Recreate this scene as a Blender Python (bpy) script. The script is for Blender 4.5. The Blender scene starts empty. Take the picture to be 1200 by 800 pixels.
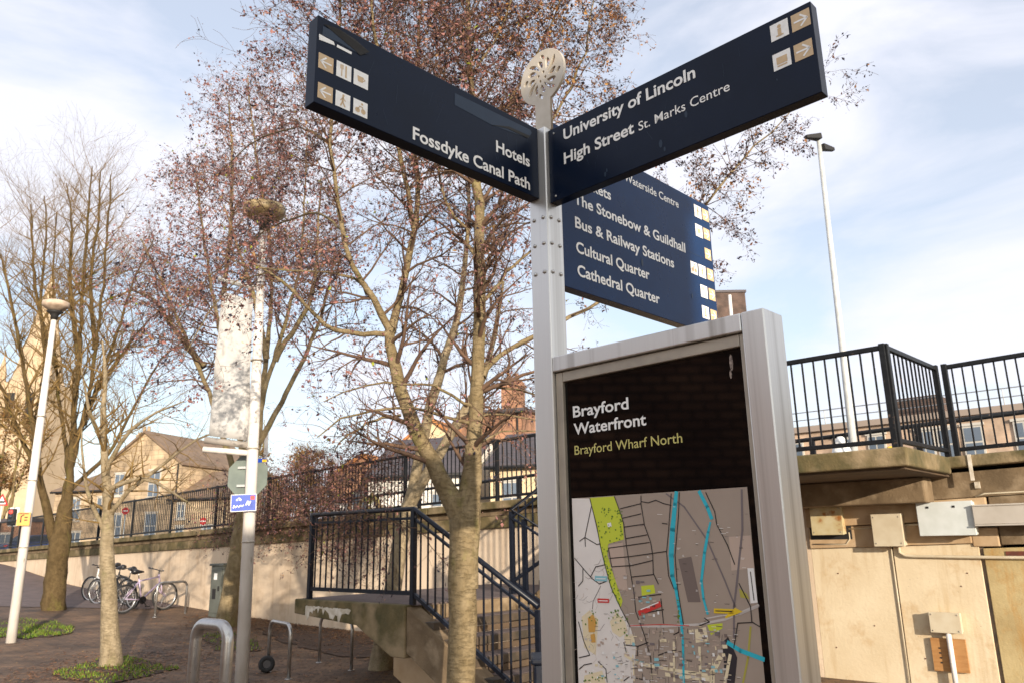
import bpy, math, random
import numpy as np
from mathutils import Vector, Matrix

# ------------------------------------------------------------------ camera, light, exposure
sc = bpy.context.scene
C = sc.collection
FPX = 910.94
EYE = 1.65
TH, PH = math.radians(14.367), math.radians(1.059)
_F = Vector((0, math.cos(TH), math.sin(TH)))
_U0 = Vector((0, -math.sin(TH), math.cos(TH)))
_R = math.cos(PH)*Vector((1, 0, 0)) - math.sin(PH)*_U0
_U = math.sin(PH)*Vector((1, 0, 0)) + math.cos(PH)*_U0
EYEP = Vector((0, 0, EYE))
cd = bpy.data.cameras.new('camera'); cam = bpy.data.objects.new('camera', cd); C.objects.link(cam)
M = Matrix((_R, _U, -_F)).transposed().to_4x4(); M.translation = EYEP
cam.matrix_world = M
cd.sensor_width = 36; cd.lens = FPX/1200*36; cd.clip_start = .05; cd.clip_end = 3000
cd.dof.use_dof = True; cd.dof.focus_distance = 2.9; cd.dof.aperture_fstop = 8
sc.camera = cam

SUN_DIR = Vector((.34, -.94, 0)).normalized()          # towards the sun, on the ground plane
SUN_EL = math.radians(11.5)
W = bpy.data.worlds.new('World'); sc.world = W; W.use_nodes = True
nt = W.node_tree; N = nt.nodes; L = nt.links
bg = N['Background']
sky = N.new('ShaderNodeTexSky'); sky.sky_type = 'NISHITA'; sky.sun_disc = False
sky.sun_elevation = SUN_EL; sky.sun_rotation = math.atan2(SUN_DIR.x, SUN_DIR.y)
sky.air_density = 1.0; sky.dust_density = .6; sky.ozone_density = 2.0
tc = N.new('ShaderNodeTexCoord'); mp = N.new('ShaderNodeMapping'); mp.inputs['Scale'].default_value = (1.0, 1.0, 2.6)
mp.inputs['Location'].default_value = (4.2, -2.0, .8)
nz = N.new('ShaderNodeTexNoise'); nz.inputs['Scale'].default_value = 2.3; nz.inputs['Detail'].default_value = 7; nz.inputs['Roughness'].default_value = .55
nz.inputs['Distortion'].default_value = .4
rp = N.new('ShaderNodeValToRGB'); rp.color_ramp.elements[0].position = .40; rp.color_ramp.elements[0].color = (.50, .50, .50, 1)
rp.color_ramp.elements[1].position = .58; rp.color_ramp.elements[1].color = (.98, .98, .98, 1)
mx = N.new('ShaderNodeMixRGB')
vm = N.new('ShaderNodeVectorMath'); vm.operation = 'DOT_PRODUCT'; vm.inputs[1].default_value = (SUN_DIR.x*math.cos(SUN_EL), SUN_DIR.y*math.cos(SUN_EL), math.sin(SUN_EL))
sm = N.new('ShaderNodeMapRange'); sm.inputs[1].default_value = -.1; sm.inputs[2].default_value = .95; cc = N.new('ShaderNodeMixRGB')
cc.inputs[1].default_value = (5.65, 5.7, 6.3, 1); cc.inputs[2].default_value = (9.6, 9.4, 9.0, 1)
L.new(tc.outputs['Generated'], vm.inputs[0]); L.new(vm.outputs['Value'], sm.inputs[0]); L.new(sm.outputs[0], cc.inputs[0]); L.new(cc.outputs[0], mx.inputs[2])
L.new(tc.outputs['Generated'], mp.inputs[0]); L.new(mp.outputs[0], nz.inputs['Vector']); L.new(nz.outputs['Fac'], rp.inputs[0])
gain = N.new('ShaderNodeMixRGB'); gain.blend_type = 'MULTIPLY'; gain.inputs[0].default_value = 1; gain.inputs[2].default_value = (1.55, 1.5, 1.4, 1)
L.new(sky.outputs[0], gain.inputs[1]); L.new(rp.outputs[0], mx.inputs[0]); L.new(gain.outputs[0], mx.inputs[1]); L.new(mx.outputs[0], bg.inputs[0])
bg.inputs[1].default_value = .13
sd = bpy.data.lights.new('sun', 'SUN'); sd.energy = 5.0; sd.angle = math.radians(.6); sd.color = (1, .87, .70)
sun = bpy.data.objects.new('sun', sd); C.objects.link(sun)
sun.rotation_euler = (Vector((SUN_DIR.x*math.cos(SUN_EL), SUN_DIR.y*math.cos(SUN_EL), math.sin(SUN_EL)))).to_track_quat('Z', 'Y').to_euler()
sun.location = (0, -5, 20)
vs = sc.view_settings; vs.view_transform = 'Standard'; vs.look = 'None'; vs.exposure = 0.46; vs.gamma = 1; vs.use_curve_mapping = False
rnd = random.Random(7)

# ------------------------------------------------------------------ survey frame
def ray(x, y): return _F*FPX + _R*(x-600) + _U*(400-y)
def at(x, y, Y):                                          # the world point a sight line meets at depth Y
    d = ray(x, y); return EYEP + d*(Y/d.y)
def proj(P):
    P = Vector(P)-EYEP; d = P.dot(_F); return 600+FPX*P.dot(_R)/d, 400-FPX*P.dot(_U)/d
ANG = math.radians(41.489)
E_ = Vector((math.cos(ANG), -math.sin(ANG), 0))           # along the road wall, towards the right
N_ = Vector((math.sin(ANG), math.cos(ANG), 0))            # away from the plaza
Z_ = Vector((0, 0, 1))
def P(a, n, z): return E_*a + N_*n + Z_*z
def roadz(a): return 2.44 + .0243*max(-70, min(60, a))
def coping(a): return roadz(a) + .09
def lerp(a, b, t): return a+(b-a)*t
def pw(x, pts):
    if x <= pts[0][0]: return pts[0][1]
    for (x0, y0), (x1, y1) in zip(pts, pts[1:]):
        if x <= x1: return lerp(y0, y1, (x-x0)/(x1-x0))
    return pts[-1][1]
def gz(a): return pw(a, [(-60, 1.15), (-45, 1.25), (-36, 1.2), (-34, 1.12), (-28, .55), (-18.6, .13), (-15.3, .03), (-13, 0)])
def gzp(x, y): return gz(x*E_.x + y*E_.y)

# ------------------------------------------------------------------ materials
MATS = {}
def _new(name):
    m = bpy.data.materials.new(name); m.use_nodes = True
    return m, m.node_tree.nodes, m.node_tree.links, m.node_tree.nodes['Principled BSDF']
def mat(name, c1, c2=None, rough=.6, metal=0, scale=6, bump=0, bscale=40, spec=.5, stretch=(1, 1, 1), lo=.35, hi=.65, c3=None, s3=2, lo3=.5, hi3=.7, coat=0, detail=6):
    m, n, l, b = _new(name)
    b.inputs['Roughness'].default_value = rough; b.inputs['Metallic'].default_value = metal
    b.inputs['Specular IOR Level'].default_value = spec; b.inputs['Coat Weight'].default_value = coat; b.inputs['Coat Roughness'].default_value = .04
    b.inputs['Base Color'].default_value = (*c1, 1)
    t = n.new('ShaderNodeTexCoord'); mpn = n.new('ShaderNodeMapping'); mpn.inputs['Scale'].default_value = stretch
    l.new(t.outputs['Object'], mpn.inputs[0])
    def noise(s, d=detail):
        z = n.new('ShaderNodeTexNoise'); z.inputs['Scale'].default_value = s; z.inputs['Detail'].default_value = d; l.new(mpn.outputs[0], z.inputs['Vector']); return z
    def ramp(src, a, bb):
        r = n.new('ShaderNodeMapRange'); r.inputs[1].default_value = a; r.inputs[2].default_value = bb; l.new(src, r.inputs[0]); return r.outputs[0]
    if c2:
        x = n.new('ShaderNodeMixRGB'); x.inputs[1].default_value = (*c1, 1); x.inputs[2].default_value = (*c2, 1)
        l.new(ramp(noise(scale).outputs['Fac'], lo, hi), x.inputs[0]); out = x.outputs[0]
        if c3:
            y = n.new('ShaderNodeMixRGB'); y.inputs[2].default_value = (*c3, 1); l.new(out, y.inputs[1])
            l.new(ramp(noise(s3, 9).outputs['Fac'], lo3, hi3), y.inputs[0]); out = y.outputs[0]
        l.new(out, b.inputs['Base Color'])
        rr = n.new('ShaderNodeMapRange'); rr.inputs[3].default_value = max(0, rough-.08); rr.inputs[4].default_value = min(1, rough+.1)
        l.new(noise(scale*2.3).outputs['Fac'], rr.inputs[0]); l.new(rr.outputs[0], b.inputs['Roughness'])
    if bump:
        bp = n.new('ShaderNodeBump'); bp.inputs['Strength'].default_value = bump; bp.inputs['Distance'].default_value = .02
        l.new(noise(bscale, 8).outputs['Fac'], bp.inputs['Height']); l.new(bp.outputs[0], b.inputs['Normal'])
    MATS[name] = m
    return m
def leafmat(name, stops, rough=.6, trans=.25):
    m, n, l, b = _new(name)
    g = n.new('ShaderNodeNewGeometry'); r = n.new('ShaderNodeValToRGB'); r.color_ramp.interpolation = 'CONSTANT'
    els = r.color_ramp.elements
    els[0].position = 0; els[0].color = (*stops[0][1], 1)
    els[1].position = stops[1][0]; els[1].color = (*stops[1][1], 1)
    for p, c in stops[2:]:
        e = els.new(p); e.color = (*c, 1)
    l.new(g.outputs['Random Per Island'], r.inputs[0]); l.new(r.outputs[0], b.inputs['Base Color'])
    b.inputs['Roughness'].default_value = rough
    tr = n.new('ShaderNodeBsdfTranslucent'); l.new(r.outputs[0], tr.inputs[0])
    ms = n.new('ShaderNodeMixShader'); ms.inputs[0].default_value = trans
    o = n['Material Output']; l.new(b.outputs[0], ms.inputs[1]); l.new(tr.outputs[0], ms.inputs[2]); l.new(ms.outputs[0], o.inputs[0])
    return m
def brickmat(name, c1, c2, mortar, bw=.22, bh=.075, ms=.012, axis='xz', rough=.85, bump=.4):
    m, n, l, b = _new(name); b.inputs['Roughness'].default_value = rough
    t = n.new('ShaderNodeTexCoord'); sep = n.new('ShaderNodeSeparateXYZ'); cmb = n.new('ShaderNodeCombineXYZ'); l.new(t.outputs['Object'], sep.inputs[0])
    if axis == 'xz':
        ad = n.new('ShaderNodeMath'); ad.operation = 'ADD'; l.new(sep.outputs[0], ad.inputs[0]); l.new(sep.outputs[1], ad.inputs[1])
        l.new(ad.outputs[0], cmb.inputs[0]); l.new(sep.outputs[2], cmb.inputs[1])
    else:
        l.new(sep.outputs[0], cmb.inputs[0]); l.new(sep.outputs[1], cmb.inputs[1])
    k = n.new('ShaderNodeTexBrick'); k.inputs['Scale'].default_value = 1; k.inputs['Brick Width'].default_value = bw; k.inputs['Row Height'].default_value = bh; k.inputs['Mortar Size'].default_value = ms
    k.inputs['Color1'].default_value = (*c1, 1); k.inputs['Color2'].default_value = (*c2, 1); k.inputs['Mortar'].default_value = (*mortar, 1)
    l.new(cmb.outputs[0], k.inputs['Vector'])
    z = n.new('ShaderNodeTexNoise'); z.inputs['Scale'].default_value = 1.3; z.inputs['Detail'].default_value = 8; l.new(t.outputs['Object'], z.inputs['Vector'])
    mr = n.new('ShaderNodeMapRange'); mr.inputs[1].default_value = .3; mr.inputs[2].default_value = .7; mr.inputs[3].default_value = .5; mr.inputs[4].default_value = 1.45
    l.new(z.outputs['Fac'], mr.inputs[0])
    x = n.new('ShaderNodeMixRGB'); x.blend_type = 'MULTIPLY'; x.inputs[0].default_value = 1; l.new(k.outputs['Color'], x.inputs[1]); l.new(mr.outputs[0], x.inputs[2])
    l.new(x.outputs[0], b.inputs['Base Color'])
    bp = n.new('ShaderNodeBump'); bp.inputs['Strength'].default_value = bump; bp.inputs['Distance'].default_value = .01; bp.invert = True
    l.new(k.outputs['Fac'], bp.inputs['Height']); l.new(bp.outputs[0], b.inputs['Normal'])
    return m

m_steel = mat('brushed_steel', (.68, .67, .65), (.63, .62, .60), rough=.33, metal=.7, scale=14, stretch=(40, 40, .25), spec=.5, detail=3, lo=.2, hi=.8, c3=(.36, .34, .315), s3=.5, lo3=.52, hi3=.74)
m_steel2 = mat('polished_steel', (.50, .49, .48), (.40, .39, .38), rough=.30, metal=.85, scale=20)
m_trim = mat('bronze_trim', (.42, .37, .30), (.34, .30, .25), rough=.45, metal=.4, scale=12)
m_dark = mat('dark_recess', (.015, .014, .014), rough=.7)
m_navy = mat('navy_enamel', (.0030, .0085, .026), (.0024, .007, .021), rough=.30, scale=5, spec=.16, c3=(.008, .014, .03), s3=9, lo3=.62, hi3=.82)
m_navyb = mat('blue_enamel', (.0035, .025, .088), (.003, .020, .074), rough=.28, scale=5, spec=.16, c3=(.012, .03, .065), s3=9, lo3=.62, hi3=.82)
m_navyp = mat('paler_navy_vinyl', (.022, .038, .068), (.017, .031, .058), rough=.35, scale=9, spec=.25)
m_black = mat('black_gloss_panel', (.0030, .0025, .003), rough=.05, spec=.24)
m_white = mat('white_lettering', (.86, .85, .83), (.78, .77, .75), rough=.5, scale=60)
m_beige = mat('beige_print', (.60, .43, .25), (.54, .39, .23), rough=.5, scale=60)
m_olive = mat('olive_lettering', (.55, .49, .16), rough=.5)
m_rail = mat('black_rail_paint', (.006, .0065, .008), (.010, .011, .013), rough=.42, scale=25, c3=(.09, .06, .045), s3=14, lo3=.66, hi3=.73, spec=.22)
m_railb = mat('dark_blue_rail_paint', (.005, .007, .014), (.008, .011, .02), rough=.36, scale=25, c3=(.14, .13, .13), s3=16, lo3=.67, hi3=.73, spec=.25)
m_lampw = mat('weathered_white_paint', (.74, .70, .66), (.62, .57, .52), rough=.5, scale=7, stretch=(1, 1, .35), c3=(.30, .26, .18), s3=11, lo3=.66, hi3=.76, bump=.1)
m_lampg = mat('grey_galvanised', (.52, .53, .52), (.42, .43, .43), rough=.5, scale=8)
m_lumi = mat('mottled_lantern_bronze', (.46, .36, .2), (.24, .17, .08), rough=.5, scale=13, lo=.42, hi=.6)
m_lumi2 = mat('mottled_lantern_stone', (.58, .46, .36), (.36, .27, .2), rough=.6, scale=9)
def wallmat(name, c1, c2, stain, streak, sc=1.2, pit=.35):
    m, n, l, b = _new(name); b.inputs['Roughness'].default_value = .85; b.inputs['Specular IOR Level'].default_value = .25
    t = n.new('ShaderNodeTexCoord')
    def noise(s_, st=(1, 1, 1), d=8, r=.6):
        mp_ = n.new('ShaderNodeMapping'); mp_.inputs['Scale'].default_value = st; l.new(t.outputs['Object'], mp_.inputs[0])
        z = n.new('ShaderNodeTexNoise'); z.inputs['Scale'].default_value = s_; z.inputs['Detail'].default_value = d; z.inputs['Roughness'].default_value = r; l.new(mp_.outputs[0], z.inputs['Vector']); return z.outputs['Fac']
    def rg(src, a, bb, top=1.0):
        r = n.new('ShaderNodeMapRange'); r.inputs[1].default_value = a; r.inputs[2].default_value = bb; r.inputs[4].default_value = top; l.new(src, r.inputs[0]); return r.outputs[0]
    def mix(f, A, B):
        x = n.new('ShaderNodeMixRGB'); l.new(f, x.inputs[0])
        for i, v in ((1, A), (2, B)):
            if isinstance(v, tuple): x.inputs[i].default_value = (*v, 1)
            else: l.new(v, x.inputs[i])
        return x.outputs[0]
    c = mix(rg(noise(sc), .35, .65), c1, c2); c = mix(rg(noise(sc*1.7, d=10, r=.7), .52, .74, .8), c, stain)
    c = mix(rg(noise(7, (1, 1, .10)), .52, .72, .75), c, streak); pits = noise(38, d=3); c = mix(rg(pits, .70, .76, .7), c, (.12, .08, .05))
    l.new(c, b.inputs['Base Color'])
    bp = n.new('ShaderNodeBump'); bp.inputs['Strength'].default_value = pit; bp.inputs['Distance'].default_value = .01; l.new(noise(30, d=8), bp.inputs['Height']); l.new(bp.outputs[0], b.inputs['Normal'])
    return m
m_wall = mat('stained_render', (.68, .53, .40), (.58, .44, .33), rough=.85, scale=1.1, c3=(.40, .27, .15), s3=2.2, lo3=.55, hi3=.75, bump=.12, bscale=25, detail=8)
m_wall2 = mat('pale_panel_render', (.62, .51, .36), (.57, .44, .29), rough=.8, scale=2.5, c3=(.46, .30, .14), s3=1.4, lo3=.50, hi3=.72, bump=.08, bscale=30, detail=8)
m_wall3 = mat('rust_streaked_render', (.50, .40, .23), (.40, .30, .15), rough=.85, scale=14, stretch=(1, 1, .12), c3=(.40, .21, .05), s3=9, lo3=.60, hi3=.72, bump=.25, bscale=60)
m_wall = wallmat('stained_render', (.67, .54, .405), (.57, .45, .33), (.40, .28, .18), (.46, .34, .23), 1.0)
m_wall2 = wallmat('pale_panel_render', (.68, .575, .41), (.60, .49, .33), (.46, .29, .13), (.48, .345, .19), 1.6)
m_wall3 = wallmat('rust_streaked_render', (.48, .38, .20), (.36, .27, .13), (.38, .20, .05), (.40, .19, .035), 2.2, .5)
m_joint = mat('joint_mastic', (.10, .08, .07), (.2, .15, .1), rough=.8, scale=9)
m_mossc = mat('mossy_concrete', (.135, .10, .042), (.065, .056, .02), rough=.9, scale=5, c3=(.27, .2, .115), s3=3.1, lo3=.48, hi3=.7, bump=.35, bscale=30, detail=9)
m_conc = mat('brown_concrete', (.20, .14, .08), (.115, .078, .042), rough=.9, scale=3.2, c3=(.27, .2, .125), s3=6, lo3=.5, hi3=.72, bump=.25, bscale=35, detail=9)
m_concp = mat('pale_concrete', (.52, .38, .24), (.40, .27, .15), rough=.85, scale=4, bump=.1)
m_tread = mat('tread_paving', (.13, .095, .085), (.085, .06, .055), rough=.85, scale=9, bump=.2)
m_lime = mat('lime_bloom', (.62, .57, .5), (.42, .36, .27), rough=.85, scale=12, bump=.1)
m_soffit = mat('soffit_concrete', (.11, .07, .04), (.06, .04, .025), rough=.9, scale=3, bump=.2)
m_greybox = mat('pale_grey_enclosure', (.60, .63, .62), (.54, .57, .55), rough=.45, scale=9)
m_creambox = mat('cream_enclosure', (.58, .51, .38), (.52, .44, .31), rough=.5, scale=8)
m_rustbox = mat('rusted_cream_enclosure', (.54, .47, .30), (.46, .36, .18), rough=.6, scale=7, c3=(.30, .11, .02), s3=8, lo3=.55, hi3=.66)
m_wood = mat('plywood_board', (.42, .215, .075), (.34, .16, .05), rough=.7, scale=7, stretch=(1, 1, 5))
m_beamg = mat('grey_cable_tray', (.46, .42, .37), (.40, .36, .31), rough=.6, scale=5)
m_rust = mat('deep_rust', (.16, .04, .02), (.09, .03, .02), rough=.9, scale=20)
def barkmat(name, c1, c2, moss, lent, ms=.5, s=9):
    m, n, l, b = _new(name); b.inputs['Roughness'].default_value = .9; b.inputs['Specular IOR Level'].default_value = .2
    t = n.new('ShaderNodeTexCoord')
    def noise(sc, st, d=8):
        mp_ = n.new('ShaderNodeMapping'); mp_.inputs['Scale'].default_value = st; l.new(t.outputs['Object'], mp_.inputs[0])
        z = n.new('ShaderNodeTexNoise'); z.inputs['Scale'].default_value = sc; z.inputs['Detail'].default_value = d; z.inputs['Roughness'].default_value = .65; l.new(mp_.outputs[0], z.inputs['Vector']); return z.outputs['Fac']
    def rg(src, a, bb):
        r = n.new('ShaderNodeMapRange'); r.inputs[1].default_value = a; r.inputs[2].default_value = bb; l.new(src, r.inputs[0]); return r.outputs[0]
    def mix(f, A, B):
        x = n.new('ShaderNodeMixRGB'); l.new(f, x.inputs[0])
        for i, v in ((1, A), (2, B)):
            if isinstance(v, tuple): x.inputs[i].default_value = (*v, 1)
            else: l.new(v, x.inputs[i])
        return x.outputs[0]
    ridge = noise(26, (1, 1, .18)); scar = noise(13, (1, 1, 3.2)); blot = noise(s, (1, 1, .6)); ms_ = noise(3.2, (1, 1, .5))
    c = mix(rg(blot, .38, .62), c1, c2); c = mix(rg(ms_, ms, ms+.16), c, moss); c = mix(rg(scar, .66, .80), c, lent); c = mix(rg(ridge, .58, .80), c, lent)
    l.new(c, b.inputs['Base Color'])
    ad = n.new('ShaderNodeMath'); ad.operation = 'ADD'; l.new(ridge, ad.inputs[0]); l.new(rg(scar, .85, .5), ad.inputs[1])
    bp = n.new('ShaderNodeBump'); bp.inputs['Strength'].default_value = .9; bp.inputs['Distance'].default_value = .02; l.new(ad.outputs[0], bp.inputs['Height']); l.new(bp.outputs[0], b.inputs['Normal'])
    return m
m_alder = barkmat('alder_bark', (.265, .205, .12), (.175, .13, .068), (.19, .17, .055), (.07, .048, .026), .55)
m_alderd = barkmat('furrowed_dark_bark', (.12, .082, .038), (.075, .05, .022), (.13, .11, .03), (.03, .02, .011), .54)
m_birch = barkmat('pale_smooth_bark', (.33, .265, .175), (.23, .18, .11), (.2, .18, .08), (.085, .06, .038), .57)
m_bark = mat('olive_bark', (.205, .14, .068), (.125, .085, .037), rough=.9, scale=9, stretch=(1, 1, .45), c3=(.19, .175, .035), s3=5, lo3=.52, hi3=.68, bump=.6, bscale=24, detail=9)
m_barkp = mat('pale_bark', (.36, .28, .18), (.24, .175, .105), rough=.9, scale=10, stretch=(1, 1, .4), c3=(.17, .12, .075), s3=16, lo3=.6, hi3=.7, bump=.6, bscale=26, detail=9)
m_barkd = mat('dark_bark', (.105, .07, .035), (.06, .04, .02), rough=.95, scale=8, stretch=(1, 1, .3), c3=(.16, .15, .04), s3=4, lo3=.52, hi3=.7, bump=.8, bscale=20, detail=9)
m_twig = mat('reddish_twig_bark', (.13, .075, .045), (.075, .045, .03), rough=.9, scale=12)
m_twigy = mat('ochre_twig_bark', (.23, .145, .045), (.13, .08, .03), rough=.9, scale=6)
m_leaf = leafmat('withered_leaf', [(0, (.33, .15, .13)), (.24, (.23, .105, .10)), (.45, (.12, .065, .075)), (.58, (.022, .019, .036)), (.80, (.31, .175, .13)), (.95, (.33, .18, .07)), (.992, (.30, .34, .03))])
m_leafo = leafmat('amber_leaf', [(0, (.36, .16, .045)), (.25, (.20, .085, .045)), (.45, (.08, .045, .04)), (.6, (.42, .22, .06)), (.75, (.022, .019, .034))])
m_leafd = leafmat('dark_leaf', [(0, (.03, .025, .04)), (.4, (.09, .045, .045)), (.65, (.16, .075, .055)), (.82, (.02, .02, .035)), (.93, (.3, .14, .05))])
m_leafg = leafmat('fresh_green_leaf', [(0, (.22, .32, .02)), (.4, (.30, .38, .03)), (.7, (.13, .22, .02))])
m_hedge = leafmat('russet_foliage', [(0, (.24, .12, .035)), (.35, (.16, .08, .03)), (.6, (.10, .055, .025)), (.78, (.30, .17, .05)), (.92, (.12, .11, .03))])
m_grass = leafmat('grass_blade', [(0, (.11, .20, .015)), (.35, (.19, .28, .02)), (.6, (.26, .30, .04)), (.78, (.16, .11, .04)), (.9, (.07, .12, .012))], trans=.35)
m_litter = leafmat('fallen_leaf', [(0, (.16, .075, .035)), (.35, (.09, .045, .025)), (.6, (.22, .10, .04)), (.85, (.05, .03, .02)), (.95, (.3, .17, .06))], trans=.1)
m_soil = mat('bare_soil', (.075, .042, .026), (.045, .027, .018), rough=1, scale=7, bump=.6, bscale=18)
m_asph = mat('asphalt', (.055, .055, .058), (.045, .045, .048), rough=.9, scale=30, bump=.15)
m_land = mat('far_ground', (.07, .06, .035), (.10, .075, .04), rough=1, scale=.05)
m_stone = brickmat('sandstone_ashlar', (.38, .28, .18), (.45, .34, .22), (.27, .2, .13), bw=.7, bh=.32, ms=.02)
m_stone2 = mat('spire_stone', (.52, .40, .27), (.44, .33, .21), rough=.9, scale=.5)
m_redbrick = brickmat('orange_brick', (.34, .165, .095), (.27, .125, .075), (.34, .2, .12))
m_tanbrick = brickmat('pinkish_buff_brick', (.47, .335, .24), (.43, .305, .215), (.43, .32, .235))
m_brownbrick = brickmat('dark_brown_brick', (.085, .05, .04), (.06, .04, .034), (.12, .08, .06))
m_quaybrick = brickmat('quayside_brick', (.40, .22, .14), (.24, .12, .08), (.03, .022, .018), bw=.30, bh=.11, ms=.022)
m_slate = mat('slate_roof', (.085, .07, .075), (.055, .048, .055), rough=.7, scale=2, stretch=(1, 1, 6))
m_tile = mat('stone_tile_roof', (.22, .15, .10), (.15, .105, .075), rough=.85, scale=2)
m_otile = mat('orange_pantile', (.48, .2, .06), (.36, .14, .045), rough=.85, scale=3)
m_whitew = mat('white_render', (.78, .74, .68), (.70, .66, .6), rough=.8, scale=1)
m_creamw = mat('cream_render', (.66, .52, .33), (.58, .45, .28), rough=.8, scale=1)
m_glass = mat('window_glass', (.10, .13, .17), rough=.08, spec=.8)
m_frame = mat('window_frame', (.50, .47, .42), rough=.5)
m_red = mat('sign_red', (.55, .02, .02), rough=.4)
m_orange = mat('notice_orange', (.75, .30, .015), (.68, .26, .012), rough=.4, scale=30)
m_cyclebl = mat('cycle_sign_blue', (.012, .06, .42), (.01, .05, .36), rough=.35, scale=9)
m_signback = mat('greenish_sign_back', (.19, .225, .20), (.15, .18, .165), rough=.55, scale=6)
m_banner = mat('faded_banner', (.50, .49, .48), (.40, .395, .39), rough=.8, scale=4, stretch=(1, 1, .3), c3=(.30, .29, .28), s3=3.2, lo3=.56, hi3=.62)
m_cab = mat('cabinet_green_grey', (.125, .135, .115), (.095, .10, .085), rough=.6, scale=6)
m_tyre = mat('tyre_rubber', (.02, .02, .021), rough=.8)
m_rim = mat('alloy_rim', (.55, .55, .56), rough=.3, metal=.9)
m_bblack = mat('bicycle_black', (.02, .02, .023), rough=.35)
m_blilac = mat('bicycle_lilac', (.50, .40, .55), rough=.35)
m_bwhite = mat('bicycle_silver_white', (.68, .68, .68), rough=.35)
m_carw = mat('car_white', (.75, .75, .76), rough=.25, coat=.6)
m_carg = mat('car_grey', (.30, .31, .33), rough=.25, coat=.6)
m_carb = mat('car_dark_blue', (.02, .035, .10), rough=.25, coat=.6)
m_carglass = mat('car_glass', (.02, .03, .045), rough=.05, spec=.8)
m_yellow = mat('yellow_plastic', (.75, .5, .02), rough=.5)
m_pave = brickmat('brick_paving', (.175, .10, .052), (.10, .058, .034), (.035, .023, .015), bw=.21, bh=.105, ms=.007, axis='xy', rough=.75, bump=.25)
m_lampglow, _n, _l, _b = _new('red_signal_lamp'); _b.inputs['Base Color'].default_value = (.5, .02, .02, 1); _b.inputs['Emission Color'].default_value = (1, .08, .05, 1); _b.inputs['Emission Strength'].default_value = 1.2

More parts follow.
